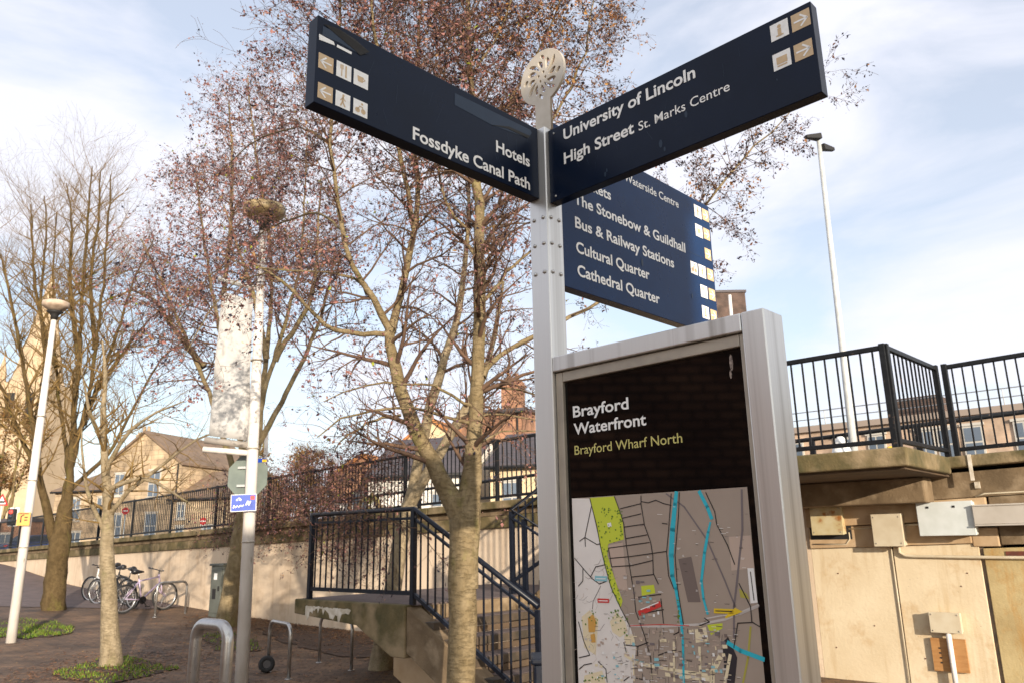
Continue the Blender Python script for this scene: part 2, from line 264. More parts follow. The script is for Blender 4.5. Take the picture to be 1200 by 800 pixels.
# ------------------------------------------------------------------ mesh helpers
class MB:
    def __init__(s): s.v = []; s.f = []; s.mi = []; s.sm = []
    def add(s, vs_, fs_, mi=0, smooth=False):
        o = len(s.v); s.v += [tuple(p) for p in vs_]
        for q in fs_: s.f.append([i+o for i in q]); s.mi.append(mi); s.sm.append(smooth)
        return s
    def hexa(s, p8, mi=0):
        return s.add(p8, [(0, 3, 2, 1), (4, 5, 6, 7), (0, 1, 5, 4), (1, 2, 6, 5), (2, 3, 7, 6), (3, 0, 4, 7)], mi)
    def obox(s, o, x, y, z, mi=0):                         # corner + three edge vectors (right handed)
        o, x, y, z = map(Vector, (o, x, y, z))
        return s.hexa([o, o+x, o+x+y, o+y, o+z, o+x+z, o+x+y+z, o+y+z], mi)
    def cbox(s, c, sx, sy, sz, mi=0, X=Vector((1, 0, 0)), Y=Vector((0, 1, 0)), Z=Z_):
        c = Vector(c); return s.obox(c - X*sx/2 - Y*sy/2 - Z*sz/2, X*sx, Y*sy, Z*sz, mi)
    def anbox(s, a0, a1, n0, n1, z0, z1, mi=0):
        return s.obox(P(a0, n0, z0), E_*(a1-a0), N_*(n1-n0), Z_*(z1-z0), mi)
    def prism(s, poly, off, mi=0):
        k = len(poly); a = [Vector(p) for p in poly]; off = Vector(off)
        return s.add(a+[p+off for p in a], [list(range(k))[::-1], list(range(k, 2*k))]+[(i, (i+1) % k, (i+1) % k+k, i+k) for i in range(k)], mi)
    def tube(s, pts, r, sides=8, mi=0, cap=True, smooth=True):
        pts = [Vector(p) for p in pts]; k = len(pts)
        rr = r if isinstance(r, (list, tuple)) else [r]*k
        vs_ = []; prev = None
        for i in range(k):
            t = (pts[min(i+1, k-1)]-pts[max(i-1, 0)])
            t = t.normalized() if t.length > 1e-9 else Vector((0, 0, 1))
            if prev is None:
                u = t.orthogonal().normalized()
            else:
                u = prev - t*prev.dot(t); u = u.normalized() if u.length > 1e-6 else t.orthogonal().normalized()
            prev = u; w = t.cross(u)
            for j in range(sides):
                an = 2*math.pi*j/sides; vs_.append(pts[i]+(u*math.cos(an)+w*math.sin(an))*rr[i])
        fs_ = [(i*sides+j, i*sides+(j+1) % sides, (i+1)*sides+(j+1) % sides, (i+1)*sides+j) for i in range(k-1) for j in range(sides)]
        s.add(vs_, fs_, mi, smooth)
        if cap:
            o = len(s.v)-len(vs_)
            s.f.append([o+j for j in range(sides)][::-1]); s.mi.append(mi); s.sm.append(False)
            s.f.append([o+(k-1)*sides+j for j in range(sides)]); s.mi.append(mi); s.sm.append(False)
        return s
    def lathe(s, c, prof, seg=24, mi=0, ax=None, smooth=True):
        c = Vector(c); ax = Vector(ax).normalized() if ax else Z_
        u = ax.orthogonal().normalized(); w = ax.cross(u); k = len(prof)
        vs_ = [c+ax*z+(u*math.cos(2*math.pi*j/seg)+w*math.sin(2*math.pi*j/seg))*r for r, z in prof for j in range(seg)]
        s.add(vs_, [(i*seg+j, i*seg+(j+1) % seg, (i+1)*seg+(j+1) % seg, (i+1)*seg+j) for i in range(k-1) for j in range(seg)], mi, smooth)
        o = len(s.v)-len(vs_)
        for row, rev in ((0, True), (k-1, False)):
            if prof[row][0] > 1e-5:
                q = [o+row*seg+j for j in range(seg)]; s.f.append(q[::-1] if rev else q); s.mi.append(mi); s.sm.append(False)
        return s
    def build(s, name, mats, parent=None, bevel=0, origin=None):
        me = bpy.data.meshes.new(name)
        o0 = Vector(origin) if origin is not None else (parent_world(parent) if parent else Vector((0, 0, 0)))
        V = np.array(s.v, float) - np.array(o0)
        me.from_pydata(V.tolist(), [], s.f)
        for m in (mats if isinstance(mats, (list, tuple)) else [mats]): me.materials.append(m)
        me.polygons.foreach_set('material_index', s.mi); me.polygons.foreach_set('use_smooth', s.sm)
        me.update()
        o = bpy.data.objects.new(name, me); C.objects.link(o)
        if parent: o.parent = parent
        elif origin is not None: o.location = origin
        if bevel:
            b = o.modifiers.new('bevel', 'BEVEL'); b.width = bevel; b.segments = 2; b.limit_method = 'ANGLE'; b.angle_limit = math.radians(40)
        return o
def parent_world(o):
    v = Vector((0, 0, 0))
    while o: v = v + o.location; o = o.parent
    return v
def tag(o, label=None, cat=None, group=None, kind=None):
    if label: o['label'] = label
    if cat: o['category'] = cat
    if group: o['group'] = group
    if kind: o['kind'] = kind
    return o
def thing(name, loc, label, cat, group=None):
    o = bpy.data.objects.new(name, None); o.empty_display_size = .2; C.objects.link(o); o.location = loc
    return tag(o, label, cat, group)
def dup(o, loc=None, rz=None, parent=None):
    c = o.copy(); C.objects.link(c)
    if parent: c.parent = parent
    if loc is not None: c.location = loc
    if rz is not None: c.rotation_euler = (0, 0, rz)
    for ch in list(o.children): dup(ch, parent=c)
    return c

# ------------------------------------------------------------------ the setting
def ground():
    mb = MB(); av = [-900, -300, -120] + list(np.arange(-60, -12, 1.5)) + [-12, 0, 20, 60, 300, 900]; nv = [-900, -200, -40, -10, 0, 5, 9.93, 10.2, 60, 300, 900]
    vs_ = [P(a, n, gz(a)) for n in nv for a in av]; k = len(av)
    mb.add(vs_, [(i*k+j, i*k+j+1, (i+1)*k+j+1, (i+1)*k+j) for i in range(len(nv)-1) for j in range(k-1)])
    return tag(mb.build('ground', m_pave), kind='structure')
ground()
def road():
    mb = MB(); av = [-900, -300, -70, 60, 300, 900]; nv = [10.35, 12, 60, 300, 900]
    vs_ = [P(a, n, roadz(a)+.02) for n in nv for a in av]; k = len(av)
    mb.add(vs_, [(i*k+j, i*k+j+1, (i+1)*k+j+1, (i+1)*k+j) for i in range(len(nv)-1) for j in range(k-1)])
    tag(mb.build('road', m_asph), kind='structure')
road()
# a darker asphalt path that climbs beside the wall on the left
mb = MB()
pa = list(np.arange(-50, -19.9, 1.5))
top = [P(a, 9.9, gz(a)+.012) for a in pa]; bot = [P(a, pw(a, [(-50, 2), (-30, 2.5), (-24, 5.5), (-20, 9.0)]), gz(a)+.012) for a in pa]
mb.add(bot+top, [(i, i+1, i+1+len(pa), i+len(pa)) for i in range(len(pa)-1)])
m_path = mat('worn_path_asphalt', (.14, .10, .095), (.095, .072, .068), rough=.85, scale=3, bump=.2)
tag(mb.build('path', m_path), kind='structure')

# ------------------------------------------------------------------ retaining wall
WL, WR = -58., 9.
wall = thing('retaining_wall', P(-10, 10, 0), 'long cream rendered retaining wall below the road, stained brown, with a mossy coping', 'wall')
mb = MB()
av = list(np.arange(WL, WR+.1, 2.0))
def strip(mb, lo, hi, n0, n1, av, mi=0):
    for a0, a1 in zip(av, av[1:]):
        mb.hexa([P(a0, n0, lo(a0)), P(a1, n0, lo(a1)), P(a1, n1, lo(a1)), P(a0, n1, lo(a0)), P(a0, n0, hi(a0)), P(a1, n0, hi(a1)), P(a1, n1, hi(a1)), P(a0, n1, hi(a0))], mi)
strip(mb, lambda a: gz(a)-.3, lambda a: coping(a)-.44, 9.96, 10.34, [a for a in av if a <= -4]+[-3.9])
mb.build('wall_face', m_wall, wall)
mb = MB(); strip(mb, lambda a: -.3, lambda a: coping(a)-.95, 9.96, 10.34, [-3.9, -2.955]); strip(mb, lambda a: -.3, lambda a: coping(a)-.95, 9.96, 10.34, [-2.935, -2.05])
mb.build('wall_panel', m_wall2, wall, bevel=.006)
mb = MB(); strip(mb, lambda a: -.3, lambda a: coping(a)-1.0, 9.955, 10.34, [-2.01, 9]); mb.build('wall_panel', m_wall3, wall, bevel=.006)['label'] = 'ochre wall panel streaked with rust'
mb = MB(); strip(mb, lambda a: -.25, lambda a: coping(a)-.98, 9.985, 10.3, [-2.05, -2.01]); strip(mb, lambda a: -.25, lambda a: coping(a)-.98, 9.975, 10.3, [-2.955, -2.935]); mb.build('joint', m_joint, wall)
mb = MB()
strip(mb, lambda a: coping(a)-.945, lambda a: coping(a)-.70, 9.93, 10.3, [-3.9, -2.1]); mb.anbox(-2.1, -1.84, 9.94, 10.3, 1.50, 1.70)
mb.build('lower_course', m_concp, wall, bevel=.012)
mb = MB(); strip(mb, lambda a: coping(a)-.97, lambda a: coping(a)-.70, 9.95, 10.3, [-1.83, -.8, .3, 1.6, 9]); mb.build('lower_course', m_conc, wall, bevel=.012)
mb = MB(); strip(mb, lambda a: coping(a)-.69, lambda a: coping(a)-.46, 9.90, 10.32, [-3.9, -1.9]); mb.build('upper_course', m_concp, wall, bevel=.01)
mb = MB(); strip(mb, lambda a: coping(a)-.69, lambda a: coping(a)-.46, 9.94, 10.32, [-1.88, 9]); strip(mb, lambda a: coping(a)-.455, lambda a: coping(a)-.17, 9.93, 10.32, [-3.9, 9]); mb.build('upper_course', m_conc, wall, bevel=.01)
mb = MB(); strip(mb, lambda a: coping(a)-.44, lambda a: coping(a)-.24, 9.90, 10.34, [a for a in av if a <= -4]+[-3.9]); mb.build('string_course', m_mossc, wall, bevel=.012)
mb = MB(); strip(mb, lambda a: coping(a)-.235, lambda a: coping(a)-.13, 9.93, 10.34, [a for a in av if a <= -4]+[-3.9]); mb.build('upper_course', m_conc, wall, bevel=.01)
mb = MB()
cav = list(np.arange(WL, WR, 1.21))
for a0, a1 in zip(cav, cav[1:]):
    strip(mb, lambda a: coping(a)-.125, lambda a: coping(a), 9.80, 10.36, [a0, a1-.012])
mb.build('coping', m_mossc, wall, bevel=.015)
mb = MB(); mb.anbox(-1.985, -1.95, 9.785, 9.8, coping(-2)-.28, coping(-2)+.004); mb.anbox(-1.98, -1.93, 9.9, 9.93, coping(-2)-.36, coping(-2)-.29); mb.build('lime_streak', m_lime, wall)

# ------------------------------------------------------------------ railings
def railing(name, label, pts, post_at, spacing=.105, m=m_rail, group=None, bot=.10, hi=1.05, sw=.045, end_posts=True):
    """pts: list of (a, n, z of footing)"""
    t = thing(name, P(*pts[0]), label, 'railing', group)
    mt, mbm, mi_, mpst = MB(), MB(), MB(), []
    for (a0, n0, z0), (a1, n1, z1) in zip(pts, pts[1:]):
        A, B = P(a0, n0, z0), P(a1, n1, z1); d = B-A; Lh = math.hypot(d.x, d.y); h = Vector((d.x, d.y, 0)).normalized(); s = Vector((-h.y, h.x, 0))
        for mbx, zz, th in ((mt, hi, .05), (mbm, bot, .045)):
            o = A + Z_*(zz-th) - s*sw/2; mbx.obox(o, d, s*sw, Z_*th)
        k = max(1, int(Lh/spacing))
        for i in range(1, k):
            q = A + d*(i/k); mi_.obox(q+Z_*(bot-.01)-h*.008-s*.008, h*.016, s*.016, Z_*(hi-bot-.035))
        for f_ in post_at(Lh):
            q = A+d*f_/Lh; mpst.append((q, h, s))
    mt.build('top_rail', m, t, bevel=.006); mbm.build('bottom_rail', m, t, bevel=.006)
    mi_.build('baluster_panel', m, t)
    for q, h, s in mpst:
        pb = MB(); pb.obox(q-h*.03-s*.03-Z_*.02, h*.06, s*.06, Z_*(hi+.035)); pb.build('post', m, t, bevel=.006)
    return t
def every(step):
    return lambda L_: [x for x in np.arange(0.03, L_-.3, step)] + [L_-.03]
def rz(a): return coping(a)
railing('parapet_railing', 'long black railing on the wall coping left of the signpost, above the bicycles', [(-50, 9.92, rz(-50)), (-8.2, 9.92, rz(-8.2))], every(2.4))
railing('parapet_railing', 'black railing on the coping behind the map panel', [(-8.1, 9.92, rz(-8.1)), (-5.3, 9.92, rz(-5.3))], every(2.7))
railing('parapet_railing', 'black railing on the coping at the far right edge, above the grey wall boxes', [(-2.13, 9.92, rz(-2.13)), (8, 9.92, rz(8))], every(2.45))
BZ = 2.47
railing('balcony_railing', 'black railing with a right-angle corner round the concrete balcony', [(-4.35, 8.30, BZ), (-2.27, 8.30, BZ), (-2.185, 9.90, BZ)], lambda L_: [.03, L_-.03] if L_ < 1.7 else [.03, L_-.02], spacing=.117)
# the railing on the far side of the road
t = thing('far_railing', P(-25, 16, roadz(-25)), 'low dark railing along the far side of the road, seen through the near railing', 'railing')
mb = MB(); A, B = P(-26, 16, 2.96), P(10, 16, 4.04); mb.tube([A, B], .045, 8); mb.build('top_rail', m_rail, t)
for a in np.arange(-26, 10, 2.0):
    pb = MB(); zt = lerp(2.96, 4.04, (a+26)/36); pb.anbox(a-.05, a+.05, 15.96, 16.04, roadz(a), zt); pb.build('post', m_rail, t)

# ------------------------------------------------------------------ balcony and stairs
bal = thing('concrete_balcony', P(-3.3, 9, 2.3), 'mossy concrete balcony slab jutting from the wall right of the map panel', 'balcony')
mb = MB(); mb.anbox(-4.7, -2.16, 8.16, 9.79, 2.285, BZ); mb.build('slab', m_mossc, bal, bevel=.018)
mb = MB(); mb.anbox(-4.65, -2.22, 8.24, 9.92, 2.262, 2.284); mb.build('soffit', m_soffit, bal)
mb = MB(); mb.anbox(-3.9, -2.4, 9.55, 9.89, 1.98, 2.26); mb.build('corbel', m_conc, bal, bevel=.02)

LZ = .98
m_step = mat('shade_darkened_step_concrete', (.075, .052, .034), (.035, .027, .018), rough=.85, scale=6, bump=.2)  # tread colour darkened to stand in for shade on the flight
st = thing('staircase', P(-7, 7.5, 0), 'concrete outdoor staircase with a cantilevered landing and dark steps behind the alder trunk', 'staircase')
mb = MB(); mb.anbox(-9.14, -6.85, 6.26, 9.8, LZ-.17, LZ-.012); mb.build('landing', m_conc, st, bevel=.012)
mb = MB(); mb.anbox(-9.1, -6.9, 6.1, 9.78, LZ-.011, LZ); mb.build('landing_paving', m_tread, st)
mb = MB()
prof = [(-9.14, LZ-.002), (-9.14, .80), (-7.85, .72), (-7.2, .42), (-6.97, .42), (-6.97, LZ-.002)]
mb.prism([P(a, 6.0, z) for a, z in prof], N_*.26); mb.build('edge_beam', m_mossc, st, bevel=.015)
mb = MB(); xs = [-8.88]
while xs[-1] < -7.95: xs.append(xs[-1]+rnd.uniform(.012, .05))
up = [(x, .905+rnd.uniform(-.012, .008)-.012*(x+8.88)) for x in xs]; dn = [(x, .855-.10*rnd.random()**2.2-.03*math.sin(x*9)) for x in xs]
for (a, zt0), (b_, zt1), (_, zd0), (_, zd1) in zip(up, up[1:], dn, dn[1:]): mb.hexa([P(a, 5.994, zd0), P(b_, 5.994, zd1), P(b_, 5.999, zd1), P(a, 5.999, zd0), P(a, 5.994, zt0), P(b_, 5.994, zt1), P(b_, 5.999, zt1), P(a, 5.999, zt0)])
mb.build('lime_streak', m_lime, st)
mb = MB()
def tri(mb, a0, z0, a1, z1, n0, n1, th): mb.prism([P(a0, n0, z0), P(a0, n0, z0-th), P(a1, n0, z1-th), P(a1, n0, z1)], N_*(n1-n0))
for n0, n1 in ((6.02, 6.22), (7.72, 7.9)): tri(mb, -6.965, LZ-.02, -5.2, -.02, n0, n1, .48)
mb.build('stringer', m_conc, st, bevel=.01)
mb = MB(); mb.prism([P(a, 6.5, z) for a, z in [(-7.75, .36), (-7.75, .12), (-5.9, -.75), (-5.9, -.45), (-7.45, .36)]], N_*.7); mb.build('spine_beam', m_concp, st, bevel=.01)
NR = 6
for i in range(NR):
    z1 = LZ-(i+1)*LZ/NR; a0 = -6.85+i*.295
    if i == NR-1: break
    mb = MB(); mb.anbox(a0, a0+.30, 6.05, 7.88, z1-.09, z1-.006); mb.build('tread', m_step, st, bevel=.008)
    q = MB(); q.anbox(a0+.03, a0+.28, 6.25, 7.7, z1-.005, z1); q.build('tread_paving', m_tread, st)
mb = MB()
for i in range(NR):
    z1 = LZ-(i+1)*LZ/NR; a0 = -6.85+i*.295; mb.anbox(a0-.03, a0-.002, 6.22, 7.72, z1, z1+LZ/NR-.1)
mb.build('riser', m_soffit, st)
NU = 9; hu = (BZ-LZ)/NU
mb = MB()
for i in range(NU-1):
    z1 = LZ+(i+1)*hu; a0 = -6.88+i*.27; mb.anbox(a0, a0+.29, 8.22, 9.78, z1-.12, z1)
mb.prism([P(-6.9, 8.16, LZ), P(-6.9, 8.16, LZ-.3), P(-4.7, 8.16, BZ-.4), P(-4.7, 8.16, BZ)], N_*.06)
mb.build('upper_flight', m_conc, st, bevel=.008)
# stair railings
def stair_rail(name, label, pts, spacing=.115, m=m_railb, posts=()):
    t = thing(name, P(*pts[0]), label, 'railing')
    mi_, mbm = MB(), MB(); hi = 1.05
    tops = [P(a, n, z+hi) for a, n, z in pts]
    MB().tube(tops, .028, 10).build('handrail', m, t)
    for (a0, n0, z0), (a1, n1, z1) in zip(pts, pts[1:]):
        A, B = P(a0, n0, z0), P(a1, n1, z1); d = B-A; Lh = math.hypot(d.x, d.y); h = Vector((d.x, d.y, 0)).normalized(); s = Vector((-h.y, h.x, 0))
        mbm.obox(A+Z_*.10-s*.02, d, s*.04, Z_*.045); mbm.obox(A+Z_*(hi-.12)-s*.015, d, s*.03, Z_*.03)
        k = max(1, int(Lh/spacing))
        for i in range(1, k):
            q = A+d*(i/k); mi_.obox(q+Z_*.12-h*.008-s*.008, h*.016, s*.016, Z_*(hi-.15))
    mbm.build('side_rail', m, t); mi_.build('baluster_panel', m, t)
    for a, n, z, hh in posts:
        pb = MB(); pb.anbox(a-.03, a+.03, n-.03, n+.03, z, z+hh); pb.build('post', m, t, bevel=.005)
    return t
stair_rail('landing_railing', 'black railing round the stair landing, sloping down the near side of the steps', [(-8.95, 6.08, LZ), (-6.93, 6.08, LZ), (-5.1, 6.08, LZ-1.0)],
           posts=[(-8.93, 6.08, LZ, 1.05), (-6.93, 6.08, LZ, 1.04), (-5.1, 6.08, -.05, 1.05)])
stair_rail('inner_stair_railing', 'scuffed dark stair railing behind the steps, forking up to the balcony and down', [(-5.05, 7.95, LZ-1.0), (-7.1, 7.95, LZ+.03), (-4.75, 8.14, LZ+1.35)],
           posts=[(-7.12, 7.98, LZ, 1.06), (-6.9, 7.98, LZ, .95), (-4.75, 8.12, 2.0, 1.36), (-5.05, 7.95, -.05, 1.05)])

# ------------------------------------------------------------------ boxes, pipes and boards on the right-hand wall
def wallbox(name, label, a0, a1, z0, z1, depth, m, lugs=0, lid=True, n=9.95, tilt=0):
    t = thing(name, P((a0+a1)/2, n, z0), label, 'box')
    mb = MB(); mb.anbox(a0, a1, n-depth*.75, n-.002, z0, z1); mb.build('enclosure', m, t, bevel=.006)
    q = MB(); q.anbox(a0-.008, a1+.008, n-depth, n-depth*.75-.002, z0-.008, z1+.008)
    lidob = q.build('lid', m, t, bevel=.006)
    if lugs:
        for f in (.2, .68):
            lb = MB(); a = lerp(a0, a1, f); lb.anbox(a-.014, a+.014, n-depth-.006, n-depth-.001, z1-.06, z1-.038); lb.build('catch', m_dark, lidob)
    else:
        for fa in (.07, .93):
            for fz in (.08, .92):
                lb = MB(); lb.lathe(P(lerp(a0, a1, fa), n-depth, lerp(z0, z1, fz)), [(.008, 0), (.008, .005), (.003, .007)], 8, ax=-N_); lb.build('screw', m_trim, lidob)
    return t
wallbox('junction_box', 'rust-streaked cream metal box under the balcony, leftmost on the wall', -3.80, -3.43, 1.66, 1.99, .12, m_rustbox, n=9.93)
mbk = MB(); mbk.anbox(-3.87, -3.37, 9.925, 9.929, 1.60, 2.03); 
o = mbk.build('stain_board', m_dark); tag(o, 'blackened backing board behind the rusty metal box', 'board')
wallbox('junction_box', 'plain cream square box with corner screws between the rusty and pale grey boxes', -3.08, -2.76, 1.52, 1.87, .14, m_creambox, n=9.93)
wallbox('junction_box', 'largest box on the wall, clean pale grey with two dark catches', -2.56, -2.01, 1.63, 1.98, .16, m_greybox, lugs=1, n=9.9)
wallbox('junction_box', 'small dirty cream box low on the wall above the plywood board', -2.62, -2.32, .60, .80, .10, m_creambox, n=9.95)
mb = MB(); mb.obox(P(-2.66, 9.915, .19), E_*.345, N_*.03, Z_*.34); o = mb.build('plywood_board', m_wood, origin=P(-2.5, 9.93, .19)); tag(o, 'orange plywood board on the wall behind the white vertical conduit', 'board')
mb = MB()
for i in range(4): mb.anbox(-2.585, -2.565, 9.911, 9.9145, .27+i*.05, .285+i*.05)
q = mb.build('stencil_mark', m_dark, o)
mb = MB(); mb.tube([P(-2.46, 9.885, .61), P(-2.46, 9.885, -.1)], .027, 10); o = mb.build('conduit', m_lampw, origin=P(-2.46, 9.9, 0)); tag(o, 'white vertical conduit pipe below the small cream box', 'pipe')
mb = MB(); mb.tube([P(-2.86, 9.93, 1.53), P(-2.86, 9.93, 1.44), P(-2.80, 9.93, 1.405), P(-2.70, 9.93, 1.40), P(-1.8, 9.925, 1.385), P(2, 9.925, 1.37)], .018, 8)
mb.tube([P(-3.4, 9.93, 1.72), P(-3.05, 9.93, 1.72)], .009, 6); mb.tube([P(-2.76, 9.93, 1.75), P(-2.55, 9.93, 1.75)], .012, 6)
mb.tube([P(-2.95, 9.944, 1.52), P(-2.945, 9.944, .0)], .008, 6)
o = mb.build('conduit', m_creambox, origin=P(-2.5, 9.93, 1.4)); tag(o, 'thin cream conduit running from the square cream box along the wall to the right', 'pipe')
mb = MB(); mb.anbox(-2.0, 6, 9.70, 9.86, 1.735, 1.92); mb.anbox(-2.0, 6, 9.69, 9.86, 1.922, 1.94); mb.anbox(-2.0, 6, 9.69, 9.86, 1.715, 1.733)
o = mb.build('cable_tray', m_beamg, origin=P(-2, 9.8, 1.7), bevel=.004); tag(o, 'long grey steel cable trough on the wall at the far right edge', 'cable tray')
for i, (a, z) in enumerate([(-3.6, 1.2), (-3.25, .62), (-2.2, 1.22), (-2.28, 1.08), (-3.72, .35), (-2.75, .3)]):
    mb = MB(); mb.lathe(P(a, 9.962, z), [(.008, 0), (.008, .006), (.004, .010)], 8, ax=-N_); o = mb.build('wall_fixing', m_rust, origin=P(a, 9.96, z)); tag(o, 'rusty fixing stud left in the cream wall panels', 'stud', 'fixing studs in the wall')
mb = MB(); mb.tube([P(-3.85, 9.925, 1.545), P(-3.45, 9.925, 1.54), P(-3.4, 9.925, 1.6), P(-3.4, 9.925, 1.68)], .008, 6); mb.tube([P(-2.0, 9.925, 2.03), P(-1.9, 9.925, 2.06), P(1, 9.93, 2.08)], .009, 6)
o = mb.build('cable', m_creambox, origin=P(-3.4, 9.93, 1.55)); tag(o, 'thin loose cable clipped between the wall boxes', 'cable')
mb = MB(); mb.anbox(-1.8, 3, 9.945, 9.95, 1.40, 1.45); o = mb.build('rusted_strip', m_rust, origin=P(-1.8, 9.95, 1.4)); tag(o, 'thin dark rust-red strip below the cable trough', 'metal strip')

# ------------------------------------------------------------------ the signpost
PSI = math.radians(44.304)
eR = Vector((math.cos(PSI), -math.sin(PSI), 0)); eB = Vector((math.sin(PSI), math.cos(PSI), 0))
P0 = Vector((.143, 2.75, EYE))
def S(p, q, z): return P0 + eR*p + eB*q + Z_*z
def on(px, py, o, nrm):
    d = ray(px, py); return EYEP + d*((o-EYEP).dot(nrm)/d.dot(nrm))
sign = thing('wayfinding_signpost', S(-.045, .045, -EYE), 'steel wayfinding signpost with three navy finger boards, a pierced finial and a framed street map', 'signpost')
PW = .09
mb = MB(); mb.obox(S(-PW, 0, -EYE), eR*PW, eB*PW, Z_*(EYE+1.575)); mb.build('post', m_steel, sign, bevel=.004)
for z in (1.195, 1.09, .975):
    for fp in ((-.068, -.0005, -eB), (-.022, -.0005, -eB)):
        b = MB(); b.lathe(S(fp[0], fp[1], z), [(.0075, 0), (.0075, .003), (.004, .006), (0, .0065)], 12, ax=fp[2]); b.build('bolt', m_steel2, sign)
    for fq in (.022, .068):
        b = MB(); b.lathe(S(.0005, fq, z), [(.0075, 0), (.0075, .003), (.004, .006), (0, .0065)], 12, ax=eR); b.build('bolt', m_steel2, sign)
FT = bpy.data.fonts.load('<builtin>') if False else None
def text_mesh(body, bold=0.0):
    cu = bpy.data.curves.new('lettering', 'FONT'); cu.body = body; cu.size = 1; cu.offset = bold; cu.resolution_u = 4; cu.extrude = 0
    ob = bpy.data.objects.new('lettering', cu); C.objects.link(ob)
    dg = bpy.context.evaluated_depsgraph_get(); me = bpy.data.meshes.new_from_object(ob.evaluated_get(dg))
    bpy.data.objects.remove(ob); bpy.data.curves.remove(cu)
    return me
def lettering(body, parent, o, r, u, x0, x1, cap, m, bold=.014, lift=.0012, name='lettering'):
    """one line of writing: baseline starts at o + r*x0 and ends at x1"""
    me = text_mesh(body, bold)
    V = np.empty(len(me.vertices)*3); me.vertices.foreach_get('co', V); V = V.reshape(-1, 3)
    xs = (x1-x0)/(V[:, 0].max()-V[:, 0].min()); xm = V[:, 0].min(); n_ = r.cross(u)
    base = o + n_*lift - parent_world(parent)
    W_ = np.array(base)[None] + np.outer((V[:, 0]-xm)*xs + x0, np.array(r)) + np.outer(V[:, 1]*cap/.73, np.array(u))
    me.vertices.foreach_set('co', W_.ravel()); me.materials.clear(); me.materials.append(m); me.update()
    ob = bpy.data.objects.new(name, me); C.objects.link(ob); ob.parent = parent
    return ob
def line_px(body, parent, plane_o, r, u, p_start, p_end, capx, m, bold=.014):
    """fit a line of writing between two surveyed baseline points on a board"""
    n_ = r.cross(u); A = on(*p_start, plane_o, n_)-plane_o; B = on(*p_end, plane_o, n_)-plane_o
    z = (A.dot(u)+B.dot(u))/2
    return lettering(body, parent, plane_o+u*z, r, u, A.dot(r), B.dot(r), capx, m, bold)
class Face:                                                # flat marks on one board
    def __init__(s, o, r, u): s.o, s.r, s.u, s.n = o, r, u, r.cross(u); s.mb = {}
    def uv(s, px, py): d = on(px, py, s.o, s.n)-s.o; return d.dot(s.r), d.dot(s.u)
    def poly(s, pts, key, lift=.001, ):
        mb = s.mb.setdefault(key, MB()); mb.add([s.o+s.r*x+s.u*y+s.n*lift for x, y in pts], [list(range(len(pts)))])
    def line(s, pts, w, key, lift=.0014):
        if not isinstance(w, (list, tuple)): w = [w]*len(pts)
        for (a, b, wa, wb) in zip(pts, pts[1:], w, w[1:]):
            d = Vector((b[0]-a[0], b[1]-a[1])); 
            if d.length < 1e-6: continue
            d.normalize(); q = Vector((-d.y, d.x)); 
            ea = d*wa*.3; eb = d*wb*.3
            s.poly([(a[0]-ea.x+q.x*wa/2, a[1]-ea.y+q.y*wa/2), (a[0]-ea.x-q.x*wa/2, a[1]-ea.y-q.y*wa/2), (b[0]+eb.x-q.x*wb/2, b[1]+eb.y-q.y*wb/2), (b[0]+eb.x+q.x*wb/2, b[1]+eb.y+q.y*wb/2)], key, lift)
    def disc(s, x, y, rx, key, lift=.0014, ry=None, k=10):
        s.poly([(x+rx*math.cos(2*math.pi*i/k), y+(ry or rx)*math.sin(2*math.pi*i/k)) for i in range(k)], key, lift)
def icon(face, x, y, sz, kind, parent):
    """a square printed tile; x, y its lower left corner"""
    f = Face(face.o, face.r, face.u); bgk = 'beige' if kind in ('left', 'right') else 'white'; fg = 'white' if bgk == 'beige' else 'beige'
    f.poly([(x, y), (x+sz, y), (x+sz, y+sz), (x, y+sz)], bgk, .0010)
    L1 = lambda pts, w: f.line([(x+a*sz, y+b*sz) for a, b in pts], w*sz, fg, .0016)
    D1 = lambda a, b, r_: f.disc(x+a*sz, y+b*sz, r_*sz, fg, .0016)
    if kind in ('left', 'right'):
        fl = (lambda a: 1-a) if kind == 'left' else (lambda a: a)
        L1([(fl(.15), .5), (fl(.82), .5)], .10); L1([(fl(.5), .18), (fl(.84), .5), (fl(.5), .82)], .10)
    elif kind == 'walk':
        D1(.52, .82, .08); L1([(.5, .7), (.48, .42)], .13); L1([(.48, .42), (.36, .14)], .09); L1([(.48, .42), (.64, .14)], .09); L1([(.5, .66), (.34, .48)], .07); L1([(.5, .66), (.66, .5)], .07)
    elif kind == 'fork':
        L1([(.36, .15), (.36, .85)], .07); L1([(.28, .6), (.28, .85)], .05); L1([(.44, .6), (.44, .85)], .05); L1([(.64, .15), (.64, .85)], .10)
    elif kind == 'cup':
        f.poly([(x+a*sz, y+b*sz) for a, b in [(.3, .3), (.62, .3), (.68, .66), (.24, .66)]], fg, .0016); L1([(.66, .58), (.78, .52), (.64, .4)], .05)
    elif kind == 'cycle':
        D1(.3, .34, .17); D1(.7, .34, .17); L1([(.3, .34), (.44, .62), (.64, .6), (.7, .34)], .06); D1(.6, .8, .08)
    elif kind == 'info':
        D1(.5, .74, .11); L1([(.5, .56), (.5, .2)], .2); L1([(.32, .2), (.68, .2)], .08)
    elif kind == 'screen':
        f.poly([(x+a*sz, y+b*sz) for a, b in [(.2, .3), (.8, .3), (.8, .72), (.2, .72)]], fg, .0016); L1([(.25, .2), (.75, .2)], .08)
    tl = f.mb[bgk].build('pictogram', m_beige if bgk == 'beige' else m_white, parent)
    return tl, f.mb[fg].build('pictogram_symbol', m_white if fg == 'white' else m_beige, parent)

